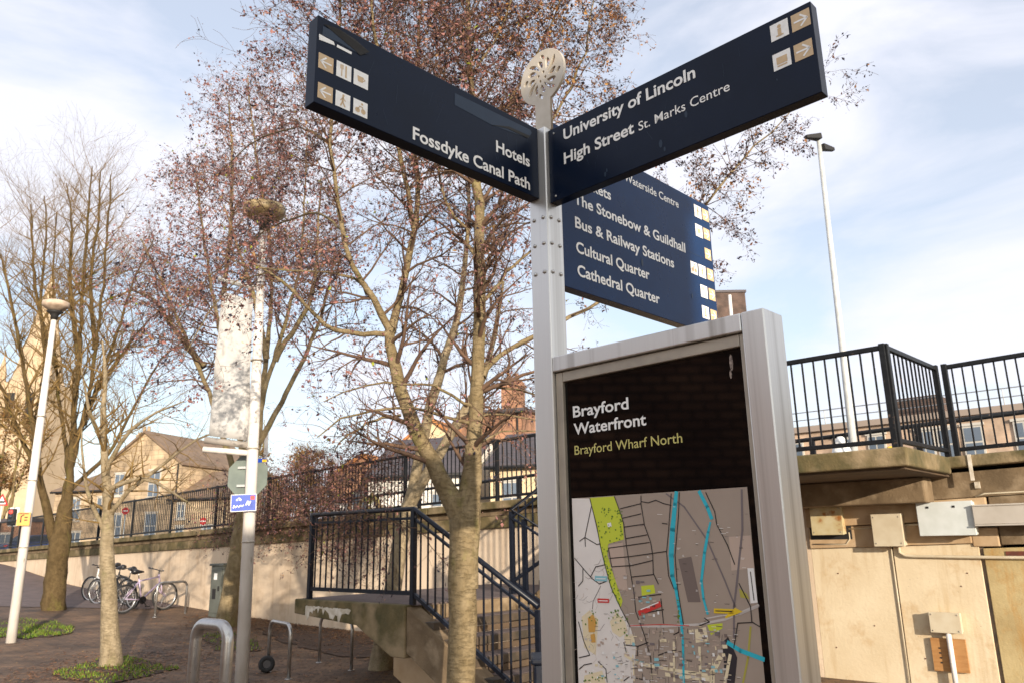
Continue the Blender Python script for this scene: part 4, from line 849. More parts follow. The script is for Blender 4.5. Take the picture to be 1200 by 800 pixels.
# tall twin street light on the road
tb = Vector((6.60, 15.2, roadz(-5))); lt = thing('twin_street_light', tb, 'tall slim grey lamp column with two flat heads against the sky', 'street lamp')
tp = at(959.5, 166, 15.2)
mb = MB(); mb.tube([tb, tb.lerp(tp, .25), tp], [.085, .07, .045], 14); mb.build('column', m_lampg, lt)
for px0, py0, px1, py1 in ((961, 161, 944, 160), (962, 174, 976, 175)):
    A, B = at(px0, py0, 15.2), at(px1, py1, 15.0 if px1 < 960 else 15.5); d = (B-A); h = d.normalized(); s = h.cross(Z_).normalized(); up = s.cross(h)
    mb = MB(); mb.hexa([A-s*.06-up*.05, B-s*.04-up*.05, B+s*.04-up*.05, A+s*.10-up*.06, A-s*.06+up*.08, B-s*.05+up*.02, B+s*.05+up*.02, A+s*.1+up*.08]); mb.build('lamp_head', m_dark, lt, bevel=.01)

# ------------------------------------------------------------------ cycle stands and bollard hoop
def hoop(base0, base1, h, r, name, label, cat, m, group=None, cr=.13):
    t = thing(name, base0, label, cat, group)
    b0, b1 = Vector(base0), Vector(base1); d = (b1-b0); h_ = Vector((d.x, d.y, 0)).normalized(); pts = [b0-Z_*.02]
    top0, top1 = b0+Z_*h, Vector((b1.x, b1.y, b0.z+h))
    for i in range(9):
        an = math.pi/2*i/8; pts.append(top0-Z_*cr+h_*cr*(1-math.cos(an))+Z_*cr*math.sin(an))
    for i in range(9):
        an = math.pi/2*i/8; pts.append(top1-h_*cr+h_*cr*math.sin(an)-Z_*cr*(1-math.cos(an)))
    pts.append(b1-Z_*.02)
    MB().tube(pts, r, 16).build('tube', m, t)
    for b in (b0, b1):
        f = MB(); f.lathe(b, [(r*2.0, .0), (r*2.0, .008), (r*1.1, .012)], 16); f.build('foot_plate', m, t)
    return t
hoop((-1.80, 4.62, 0), (-1.55, 4.42, 0), 1.235, .032, 'hoop_barrier', 'thick polished steel hoop barrier in the left foreground', 'barrier', m_steel2, cr=.085)
G = 'steel cycle stands'
hoop((-3.37, 11.22, 0), (-2.92, 10.62, 0), .655, .024, 'cycle_stand', 'steel cycle stand right of the bannered lamp, with a black wheel against it', 'cycle stand', m_steel2, G)
hoop((-2.87, 12.0, 0), (-2.25, 11.24, 0), .635, .022, 'cycle_stand', 'steel cycle stand standing empty below the stair landing', 'cycle stand', m_steel2, G)
za = gz(-18.4)
hoop(P(-18.4, 8.45, za), P(-18.6, 9.25, za), .74, .026, 'cycle_stand', 'steel cycle stand beside the lilac bicycle near the wall', 'cycle stand', m_steel2, G)
# a lost wheel on the stand
c = Vector((-3.37, 11.16, .11)); t = thing('loose_wheel', c-Z_*.11, 'small black wheel lying against the leg of the cycle stand by the lamp', 'wheel')
mb = MB(); ax = Vector((.3, -.9, .1)).normalized(); u = ax.orthogonal().normalized(); w = ax.cross(u)
mb.tube([c+(u*math.cos(k*math.pi/12)+w*math.sin(k*math.pi/12))*.075 for k in range(25)], .034, 8, cap=False); mb.build('tyre', m_tyre, t)
mb = MB(); mb.lathe(c-ax*.025, [(.05, 0), (.055, .025), (.05, .05)], 16, ax=ax); mb.build('hub', mat('dark_plastic', (.05, .045, .05), rough=.4), t)

# ------------------------------------------------------------------ bicycles
def make_bike(name, label, fm, loc, rz_, lean=.0):
    t = thing(name, (0, 0, 0), label, 'bicycle', 'parked bicycles by the wall')
    R_ = .335; wb = 1.03
    RW, FW, BB, ST, HT, HB = Vector((0, 0, R_)), Vector((wb, 0, R_)), Vector((.43, 0, .29)), Vector((.29, 0, .78)), Vector((.80, 0, .80)), Vector((.84, 0, .66))
    for c in (RW, FW):
        ring = lambda r_, k: [c+Vector((math.cos(2*math.pi*i/k)*r_, 0, math.sin(2*math.pi*i/k)*r_)) for i in range(k+1)]
        wh = MB(); wh.tube(ring(R_-.025, 32), .024, 8, cap=False); wo = wh.build('wheel', m_tyre, t, origin=None)
        rm = MB(); rm.tube(ring(R_-.055, 32), .012, 6, cap=False); rm.lathe(c-Vector((0, .035, 0)), [(.02, 0), (.02, .07)], 10, ax=(0, 1, 0)); rm.build('rim', m_rim, wo)
        sp = MB()
        for k in range(16):
            an = 2*math.pi*k/16; e = c+Vector((math.cos(an)*(R_-.06), 0, math.sin(an)*(R_-.06))); sp.tube([c+Vector((0, .02 if k % 2 else -.02, 0)), e], .0022, 4, cap=False)
        sp.build('spokes', m_rim, wo)
    f = MB(); f.tube([BB, ST], .018, 8); f.tube([ST+Vector((.01, 0, -.06)), HT], .018, 8); f.tube([BB, HB], .021, 8); f.tube([HT+Vector((-.012, 0, .06)), HB+Vector((.012, 0, -.04))], .022, 8)
    for s in (-.05, .05):
        f.tube([BB+Vector((0, s*.5, 0)), RW+Vector((0, s, 0))], .010, 6); f.tube([ST+Vector((.01, s*.3, -.08)), RW+Vector((0, s, 0))], .009, 6)
        f.tube([HB+Vector((.015, s, -.04)), HB+Vector((.05, s, -.2)), FW+Vector((0, s, 0))], .013, 6)
    f.build('frame', fm, t)
    s = MB(); s.tube([ST, ST+Vector((-.035, 0, .14))], .014, 8); s.build('seat_post', m_rim, t)
    q = MB(); q.tube([ST+Vector((-.19, 0, .16)), ST+Vector((-.12, 0, .165)), ST+Vector((0, 0, .155)), ST+Vector((.1, 0, .15))], [.055, .07, .035, .018], 10); q.build('saddle', m_bblack, t)
    hb = MB(); hs = HT+Vector((-.02, 0, .13)); hb.tube([HT, hs], .013, 8); hb.tube([hs+Vector((-.08, -.31, .05)), hs+Vector((.02, -.12, .02)), hs+Vector((.05, 0, 0)), hs+Vector((.02, .12, .02)), hs+Vector((-.08, .31, .05))], .012, 8); hb.build('handlebar', m_bblack, t)
    for s_ in (-1, 1):
        g = MB(); g.tube([hs+Vector((-.09, .32*s_, .05)), hs+Vector((-.04, .22*s_, .04))], .018, 8); g.build('grip', m_bblack, t)
    ck = MB(); ck.lathe(BB-Vector((0, .06, 0)), [(.09, 0), (.09, .006)], 20, ax=(0, 1, 0)); ck.tube([BB+Vector((0, -.07, 0)), BB+Vector((.1, -.075, -.14))], .01, 6); ck.tube([BB+Vector((0, .07, 0)), BB+Vector((-.1, .075, .14))], .01, 6)
    ck.cbox(BB+Vector((.1, -.12, -.14)), .09, .07, .02); ck.cbox(BB+Vector((-.1, .12, .14)), .09, .07, .02); ck.build('crankset', m_bblack, t)
    t.location = loc; t.rotation_euler = (lean, 0, rz_)
    return t
def bike_at(px, py, Y, rz_, lean, label, fm, flip=False):
    c = at(px, py, Y); c.z = gzp(c.x, c.y)+.003
    return make_bike('bicycle', label, fm, c, rz_, lean)
bike_at(143, 717, 19.0, math.radians(56), .10, 'lilac and white bicycle parked nearest the low cycle stand', m_blilac)
bike_at(148, 711, 20.6, math.radians(158), -.08, 'black bicycle parked front wheel to the left', m_bblack)
bike_at(154, 713, 19.9, math.radians(145), .05, 'dark bicycle in the middle of the row, between the black and lilac ones', m_bblack)
bike_at(140, 709, 21.3, math.radians(160), -.04, 'silver-white bicycle parked behind the black one against the wall', m_bwhite)

# ------------------------------------------------------------------ cabinet and bin
cb = thing('utility_cabinet', P(-17.3, 9.55, gz(-17.3)), 'dark grey-green utility cabinet standing against the wall beside a leaning trunk', 'cabinet')
mb = MB(); mb.anbox(-17.6, -17.05, 9.3, 9.8, gz(-17.3), 1.22); mb.build('casing', m_cab, cb, bevel=.012)
mb = MB(); mb.anbox(-17.64, -17.01, 9.26, 9.84, 1.221, 1.27); mb.build('lid', m_cab, cb, bevel=.012)
mb = MB(); mb.anbox(-17.56, -17.09, 9.282, 9.298, .2, 1.17); dr = mb.build('door', m_cab, cb, bevel=.005)
mb = MB(); mb.anbox(-17.2, -17.15, 9.262, 9.281, .68, .78); mb.build('handle', m_dark, dr)
mb = MB(); mb.anbox(-17.42, -17.28, 9.278, 9.281, .92, 1.06); mb.build('sticker', m_white, dr); mb = MB(); mb.anbox(-17.45, -17.3, 9.278, 9.281, .5, .72); mb.build('sticker', m_dark, dr)
lb = thing('litter_bin', (.30, 6.6, 0), 'dark blue litter bin at the foot of the steps, half hidden by the signpost', 'bin')
mb = MB(); mb.cbox((.30, 6.6, .37), .36, .36, .70); mb.build('body', m_railb, lb, bevel=.02)
mb = MB(); mb.cbox((.30, 6.6, .745), .40, .40, .045); mb.build('rim', m_railb, lb, bevel=.015)

# ------------------------------------------------------------------ buildings
def pane_windows(bld, base, r, u, n_, rects, frame=.06, mf=m_frame):
    for x0, z0, w, h in rects:
        o = base+r*x0+Z_*z0
        fr = MB(); fr.obox(o-n_*-.0+n_*.01, r*w, n_*.05, Z_*h) if False else fr.obox(o+n_*.06, -n_*.1+Vector((0, 0, 0)), r*w, Z_*h)
        w_ = fr.build('window', mf, bld)
        sl = MB(); sl.obox(o-r*.08-Z_*.12+n_*.12, -n_*.16, r*(w+.16), Z_*.11); sl.build('sill', mf, w_)
        hd = MB(); hd.obox(o-r*.06+Z_*(h+.005)+n_*.09, -n_*.12, r*(w+.12), Z_*.09); hd.build('lintel', mf, w_)
        g = MB()
        for i in range(2):
            for j in range(2):
                pw_, ph_ = (w-frame*3)/2, (h-frame*3)/2
                q = o+n_*.075+r*(frame+i*(pw_+frame))+Z_*(frame+j*(ph_+frame)); g.obox(q, -n_*.02, r*pw_, Z_*ph_)
        g.build('pane', m_glass, w_)
def house(name, label, c, r, w, d, z0, ze, zr, mw, mr, gable='front', wins=(), chim=(), cat='building', mch=None):
    """c: front left ground corner; r: along the front; depth goes to the back"""
    r = Vector(r).normalized(); b = Z_.cross(r).normalized(); 
    if b.y < 0: b = -b
    n_ = -b; c = Vector((c[0], c[1], 0)); t = thing(name, c+Z_*z0, label, cat)
    mb = MB(); mb.obox(c+Z_*z0, r*w, b*d, Z_*(ze-z0))
    if zr > ze:
        if gable == 'front': mb.prism([c+Z_*ze, c+r*w+Z_*ze, c+r*w/2+Z_*zr], b*d)
        else: mb.prism([c+Z_*ze, c+b*d+Z_*ze, c+b*d/2+Z_*zr], r*w)
    mb.build('wall', mw, t)
    rf = MB(); ov = .25; th = .16
    if zr > ze:
        if gable == 'front':
            for sgn in (0, 1):
                A = c+r*(w if sgn else 0)+Z_*ze; T_ = c+r*w/2+Z_*zr; dd = (A-T_).normalized(); A2 = A+dd*ov; nn = Vector((0, 0, 1)) 
                rf.hexa([T_-b*.2, A2-b*.2, A2+b*(d+.2), T_+b*(d+.2), T_-b*.2+nn*th, A2-b*.2+nn*th, A2+b*(d+.2)+nn*th, T_+b*(d+.2)+nn*th])
        else:
            for sgn in (0, 1):
                A = c+b*(d if sgn else 0)+Z_*ze; T_ = c+b*d/2+Z_*zr; dd = (A-T_).normalized(); A2 = A+dd*ov; nn = Z_
                rf.hexa([T_-r*.2, A2-r*.2, A2+r*(w+.2), T_+r*(w+.2), T_-r*.2+nn*th, A2-r*.2+nn*th, A2+r*(w+.2)+nn*th, T_+r*(w+.2)+nn*th])
    else:
        rf.obox(c-r*.15-b*.15+Z_*ze, r*(w+.3), b*(d+.3), Z_*.25)
    ro = rf.build('roof', mr, t)
    for (x, y, s, zt_) in chim:
        ch = MB(); ch.obox(c+r*x+b*y+Z_*(ze-.5), r*s, b*s*.7, Z_*(zt_-ze+.5)); ch.obox(c+r*(x-.07)+b*(y-.07)+Z_*(zt_-.3), r*(s+.14), b*(s*.7+.14), Z_*.16)
        for k in range(2): ch.tube([c+r*(x+s*(.3+.4*k))+b*(y+s*.35)+Z_*zt_, c+r*(x+s*(.3+.4*k))+b*(y+s*.35)+Z_*(zt_+.45)], [.14, .11], 8)
        ch.build('chimney', mch or mw, ro)
    gt = MB()
    if gable != 'front' and zr > ze: gt.tube([c+n_*.28+Z_*(ze-.06)-r*.15, c+n_*.28+Z_*(ze-.06)+r*(w+.15)], .07, 8)
    gt.tube([c+n_*.07+r*(w-.2)+Z_*z0, c+n_*.07+r*(w-.2)+Z_*(ze-.05)], .05, 8); gt.build('gutter_pipe', m_dark, t)
    pane_windows(t, c, r, Z_, n_, [(x, z0+z, w_, h_) for x, z, w_, h_ in wins])
    return t
r1 = Vector((.96, -.28, 0)).normalized()
def corner(px, Y): v = at(px, 600, Y); return (v.x, v.y)
# sandstone houses beyond the road at left
house('stone_house', 'tall sandstone house with a front gable, behind the slender pale tree', corner(118, 52), r1, 6.0, 9, .8, 6.9, 9.0, m_stone, m_tile, 'front', [(.9, 1.4, .9, 1.6), (3.6, 1.4, .9, 1.6), (.9, 4.2, .8, 1.4), (3.6, 4.0, .9, 1.7)], [(.5, 2, .9, 9.4)])
house('stone_house', 'low sandstone house with a brown pitched roof, right end of the stone row', corner(200, 50), r1, 4.2, 7, .8, 4.6, 6.4, m_stone, m_tile, 'side', [(.5, .6, .6, 1.5), (.5, 2.6, .6, .9), (2.4, .6, .8, 1.5)])
house('stone_house', 'wide sandstone house with small sash windows, behind the thick dark tree', corner(62, 56), r1, 6.2, 8, .8, 5.6, 7.0, m_stone, m_tile, 'side', [(1.6, 2.8, .8, 1.5), (3.8, 2.8, .8, 1.5), (1.8, .5, .9, 1.5), (4.4, .4, 1.0, 1.9)], [(2.5, 3.4, 1.0, 8.2)])
house('brick_shop', 'low orange brick building at the far left edge of the picture', corner(-40, 58), r1, 6.0, 6, .8, 3.6, 3.6, m_redbrick, m_slate, 'side', [(1, .6, 1.2, 1.4), (3.5, .6, 1.2, 1.4)])
# church
spc = at(38, 500, 95); ch = thing('church', Vector((spc.x, spc.y, 0)), 'sandstone church tower with a pointed spire, behind the bare tree at far left', 'church')
zt_ = at(44, 452, 95).z; zs = at(48, 318, 95).z
mb = MB(); mb.cbox((spc.x, spc.y, zt_/2), 6.2, 6.2, zt_); mb.build('tower', m_stone2, ch, bevel=.1)
mb = MB(); mb.lathe((spc.x, spc.y, zt_), [(3.3, 0), (2.9, .6), (0.05, zs-zt_)], 8, smooth=False); mb.build('spire', m_stone2, ch)
for sx in (-1, 1):
    for sy in (-1, 1):
        mb = MB(); mb.lathe((spc.x+sx*2.8, spc.y+sy*2.8, zt_), [(.5, 0), (.45, 1.2), (.02, 3.4)], 6, smooth=False); mb.build('pinnacle', m_stone2, ch)
for dx in (-1.2, 1.2):
    mb = MB(); mb.cbox((spc.x+dx, spc.y-3.12, zt_-3), 1.0, .1, 3.2); mb.build('louvre', m_dark, ch)
# cottages and brick houses beyond the road, middle
house('white_cottage', 'white cottage with a dark slate roof seen through the railing, left of the alder', corner(430, 33), r1, 4.4, 6, 1.8, 4.35, 6.1, m_whitew, m_slate, 'side', [(2.9, .7, .9, 1.1)])
house('brick_wall_house', 'orange brick wall house with a pantile roof, behind the railing above the landing', corner(388, 37), r1, 3.2, 5, 1.6, 4.7, 5.6, m_redbrick, m_otile, 'front', [(1.1, 1.2, .8, 1.1)])
house('tiled_house', 'house with an orange pantile roof behind the white cottage', corner(452, 46), r1, 5.5, 6, 1.6, 6.6, 8.6, m_creamw, m_otile, 'front', [(1.2, 2.5, 1, 1.4), (3.3, 2.5, 1, 1.4)])
house('brick_house', 'tall orange brick house with big chimney stacks, behind the alder trunk', corner(541, 41), r1, 3.3, 6, 1.8, 8.2, 8.5, m_redbrick, m_slate, 'side', [(.5, 2.5, .9, 1.5), (2.0, 2.5, .9, 1.5)], [(.2, .4, .8, 9.3), (2.1, .4, 1.1, 9.9)])
house('cream_house', 'cream house with a slate roof just left of the signpost', corner(575, 31), r1, 4.6, 6, 1.9, 4.5, 6.0, m_creamw, m_slate, 'side', [(.5, .8, .8, 1.2), (1.9, .8, .8, 1.2), (3.3, .8, .8, 1.2)])
# right: long flat-roofed brick building
rb = thing('flat_roofed_building', P(-18, 30, 1.9), 'long low buff brick building with a flat roof beyond the right-hand railing', 'building')
mb = MB(); mb.anbox(-13, 22, 30, 42, 1.6, 5.5); mb.build('wall', m_tanbrick, rb)
mb = MB(); mb.anbox(-13.15, 22.15, 29.85, 42.1, 5.505, 5.72); rbr = mb.build('roof', mat('grey_parapet', (.30, .24, .2), rough=.8), rb)
mb = MB()
mb.tube([P(-12.8, 30.4, 6.35), P(22, 30.4, 6.35)], .02, 6); mb.tube([P(-12.8, 30.4, 6.05), P(22, 30.4, 6.05)], .018, 6)
for a in np.arange(-12.8, 22, 2.0): mb.tube([P(a, 30.4, 5.72), P(a, 30.4, 6.35)], .018, 6)
mb.build('guard_rail', m_lampg, rbr)
pane_windows(rb, P(0, 30, 0), E_, Z_, -N_, [(a, 4.05, .62, 1.1) for a in (-12.2, -10.4, -9.2, -7.6, -6.9, -6.1, -4.6, -3.0, -1.2, .6, 2.4, 4.2)])
mb = MB(); mb.anbox(-8.6, -6.95, 31.2, 33, 5.73, 6.55); o = mb.build('plant_room', m_brownbrick, rb)
mb = MB(); mb.anbox(-30, -16, 48, 60, 1.6, 7.9); mb.anbox(-30.3, -15.8, 47.8, 60.2, 7.905, 8.2); o = mb.build('grey_roofed_building', mat('pale_cladding', (.36, .40, .40), (.32, .36, .36), rough=.7), origin=P(-23, 50, 1.6)); tag(o, 'pale grey roof far behind the balcony railing, just right of the map panel', 'building')
bb = at(858, 372, 62); t = thing('brick_tower_block', Vector((bb.x, bb.y, 2)), 'dark brown brick tower block top peeking over the map frame', 'building')
z1 = at(858, 343, 62).z; mb = MB(); mb.cbox((bb.x, bb.y+2, (z1+2)/2), 2.5, 4, z1-2); mb.build('wall', m_brownbrick, t); mb = MB(); mb.cbox((bb.x, bb.y+2, z1+.1), 2.7, 4.2, .2); mb.build('roof', m_slate, t)
z2 = at(858, 440, 62).z; mb = MB(); mb.cbox((bb.x-4.4, bb.y+5, (z2+2)/2), 11, 5.9, z2-2); mb.build('wing', m_brownbrick, t); mb = MB(); mb.cbox((bb.x-4.4, bb.y+5, z2+.1), 11.3, 6.1, .2); mb.build('wing_roof', m_slate, t)
pane_windows(t, Vector((bb.x-9.9, bb.y+2.05, 0)), Vector((1, 0, 0)), Z_, Vector((0, -1, 0)), [(x, z, .9, 1.3) for x in (1, 3, 5, 7) for z in (3.2, 5.6)])
mb = MB(); A = at(856, 372, 40); mb.tube([Vector((A.x, A.y, 2.3)), at(855, 346, 40)], .09, 8); o = mb.build('flag_pole', m_lampw, origin=Vector((A.x, A.y, 2.3))); tag(o, 'short white pole end rising behind the top of the map frame', 'pole')
# brick quayside building outside the picture at left: its courses show as the reflection in the map panel
qb = thing('quayside_building', (-6.6, -2, 0), 'brick building mirrored dimly in the black map panel', 'building')
mb = MB(); mb.obox((-7.4, -5.5, -.02), Vector((1.4, 0, 0)), Vector((0, 7.9, 0)), Z_*3.9); mb.build('wall', m_quaybrick, qb)
mb = MB(); mb.obox((-7.5, -5.6, 3.885), Vector((1.6, 0, 0)), Vector((0, 8.1, 0)), Z_*.1); mb.build('roof', m_slate, qb)
qc = thing('occluder', (3.4, -8.5, 0), 'added unseen brick warehouse behind the viewer, shading the signpost', 'building')
mb = MB(); mb.obox((2.25, -10, -.02), Vector((2.45, 0, 0)), Vector((0, 3.0, 0)), Z_*5.5); mb.build('wall', m_quaybrick, qc)  # added out-of-view block, sized to keep the sun off the signpost
mb = MB(); mb.obox((2.2, -10.1, 5.485), Vector((2.55, 0, 0)), Vector((0, 3.15, 0)), Z_*.1); mb.build('roof', m_slate, qc)
# traffic cone and yellow cap on balcony
cz_ = BZ; t = thing('traffic_cone', P(-3.02, 8.9, cz_), 'small white cone standing on the balcony behind the rail', 'cone')
mb = MB(); mb.lathe(P(-3.02, 8.9, cz_), [(.16, 0), (.16, .02), (.12, .03), (.07, .18), (.03, .24)], 14); mb.build('cone', m_white, t)
mb = MB(); mb.lathe(P(-2.6, 9.2, cz_), [(.05, 0), (.055, .07), (.03, .11), (0, .12)], 12); o = mb.build('yellow_cap', m_yellow, origin=P(-2.6, 9.2, cz_)); tag(o, 'small yellow plastic cap on the balcony floor', 'cap')

# ------------------------------------------------------------------ road signs, signal, cars (far left, beyond the wall)
sp = at(14, 605, 33.5); ts = thing('traffic_signal', Vector((sp.x, sp.y, roadz(-36))), 'traffic signal showing red beside the far left lamp post', 'traffic light')
mb = MB(); mb.cbox(sp, .27, .22, .66); hd = mb.build('signal_head', m_dark, ts, bevel=.02)
mb = MB(); mb.cbox(sp+Vector((0, .12, 0)), .40, .02, .78); mb.build('backing_board', m_white, ts)
mb = MB(); mb.lathe(sp+Vector((0, -.112, .2)), [(.085, 0), (.08, .02), (0, .03)], 14, ax=(0, -1, 0)); mb.build('red_lamp', m_lampglow, hd)
for dz in (0, -.2):
    mb = MB(); mb.lathe(sp+Vector((0, -.112, dz)), [(.085, 0), (.08, .02), (0, .03)], 14, ax=(0, -1, 0)); mb.build('unlit_lamp', m_carglass, hd)
mb = MB(); mb.tube([Vector((sp.x, sp.y+.16, roadz(-36))), sp+Vector((0, .16, .4))], .055, 10); mb.build('pole', m_dark, ts)
def road_sign(px, py, Y, shape, label, r_=.3):
    c = at(px, py, Y); zb_ = roadz(-60) if Y > 40 else roadz(-36); t = thing('road_sign', Vector((c.x, c.y, zb_)), label, 'sign')
    mb = MB(); mb.tube([Vector((c.x, c.y+.06, zb_)), c+Vector((0, .06, r_*.8))], .035, 8); mb.build('pole', m_lampg, t)
    k, a0 = (3, math.pi/2) if shape == 'tri' else (20, 0)
    X, Yv = Vector((1, 0, 0)), Vector((0, 1, 0))
    pl = [c+X*r_*math.cos(a0+2*math.pi*i/k)+Z_*r_*math.sin(a0+2*math.pi*i/k) for i in range(k)]
    mb = MB(); mb.prism(pl, Yv*.01); pt = mb.build('plate', m_red, t)
    f = Face(c-Yv*.001, X, Z_)
    if shape == 'tri': f.poly([(r_*.66*math.cos(a0+2*math.pi*i/3), r_*.66*math.sin(a0+2*math.pi*i/3)) for i in range(3)], 'w', .004); f.line([(-.12, -.02), (.12, -.02)], .09, 'k', .008)
    else: f.poly([(-r_*.7, -r_*.14), (r_*.7, -r_*.14), (r_*.7, r_*.14), (-r_*.7, r_*.14)], 'w', .004)
    f.mb['w'].build('symbol', m_white, pt)
    if 'k' in f.mb: f.mb['k'].build('symbol', m_dark, pt)
road_sign(2, 587, 36, 'tri', 'red bordered triangular warning sign cut by the left edge', .36)
road_sign(147, 598, 44, 'rnd', 'round red no-entry sign in front of the stone houses, by the pale slender tree', .2)
road_sign(238, 610, 44, 'rnd', 'round red no-entry sign behind the railing left of the octagonal sign', .2)
def car(px, py, Y, m, label, rz_):
    c = at(px, py, Y); t = thing('parked_car', Vector((0, 0, 0)), label, 'car', 'cars on the far street')
    prof = [(-2.05, .35), (-2.1, .75), (-1.95, .95), (-1.2, 1.02), (-.75, 1.42), (.85, 1.46), (1.45, 1.05), (2.0, .95), (2.1, .6), (2.05, .3)]
    mb = MB(); mb.prism([Vector((x, -.85, z)) for x, z in prof], Vector((0, 1.7, 0))); mb.build('body', m, t, bevel=.07)
    g = MB(); g.prism([Vector((x, -.858, z)) for x, z in [(-1.05, 1.04), (-.7, 1.36), (.78, 1.38), (1.25, 1.06)]], Vector((0, 1.716, 0))); g.prism([Vector((-1.17, -.7, 1.06)), Vector((-.80, -.66, 1.40)), Vector((-.80, .66, 1.40)), Vector((-1.17, .7, 1.06))], Vector((-.03, 0, .02))); g.prism([Vector((1.42, -.7, 1.09)), Vector((.90, -.66, 1.44)), Vector((.90, .66, 1.44)), Vector((1.42, .7, 1.09))], Vector((.03, 0, .02))); g.build('window', m_carglass, t)
    for x in (-1.3, 1.3):
        for y in (-.80, .80):
            w_ = MB(); w_.lathe(Vector((x, y-.1, .31)), [(.31, 0), (.31, .2)], 18, ax=(0, 1, 0)); wo = w_.build('wheel', m_tyre, t); rm = MB(); rm.lathe(Vector((x, y-.108 if y < 0 else y+.104, .31)), [(.19, 0), (.17, .01)], 12, ax=(0, 1, 0)); rm.build('rim', m_rim, wo)
    for y in (-.62, .62):
        h = MB(); h.cbox((-2.06, y, .78), .08, .3, .14); h.build('tail_light', m_red, t); h = MB(); h.cbox((2.04, y, .78), .1, .3, .14); h.build('headlight', m_white, t)
    a = c.x*E_.x+c.y*E_.y; t.location = (c.x, c.y, roadz(a)+.022); t.rotation_euler = (0, 0, rz_)
car(112, 628, 58, m_carw, 'white car on the far street, between the thick tree and the pale slender tree', math.radians(100))
car(88, 630, 62, m_carg, 'grey car on the far street, left of the white one', math.radians(85))
car(42, 632, 50, m_carb, 'dark blue car on the far street, right beside the far left lamp post', math.radians(60))

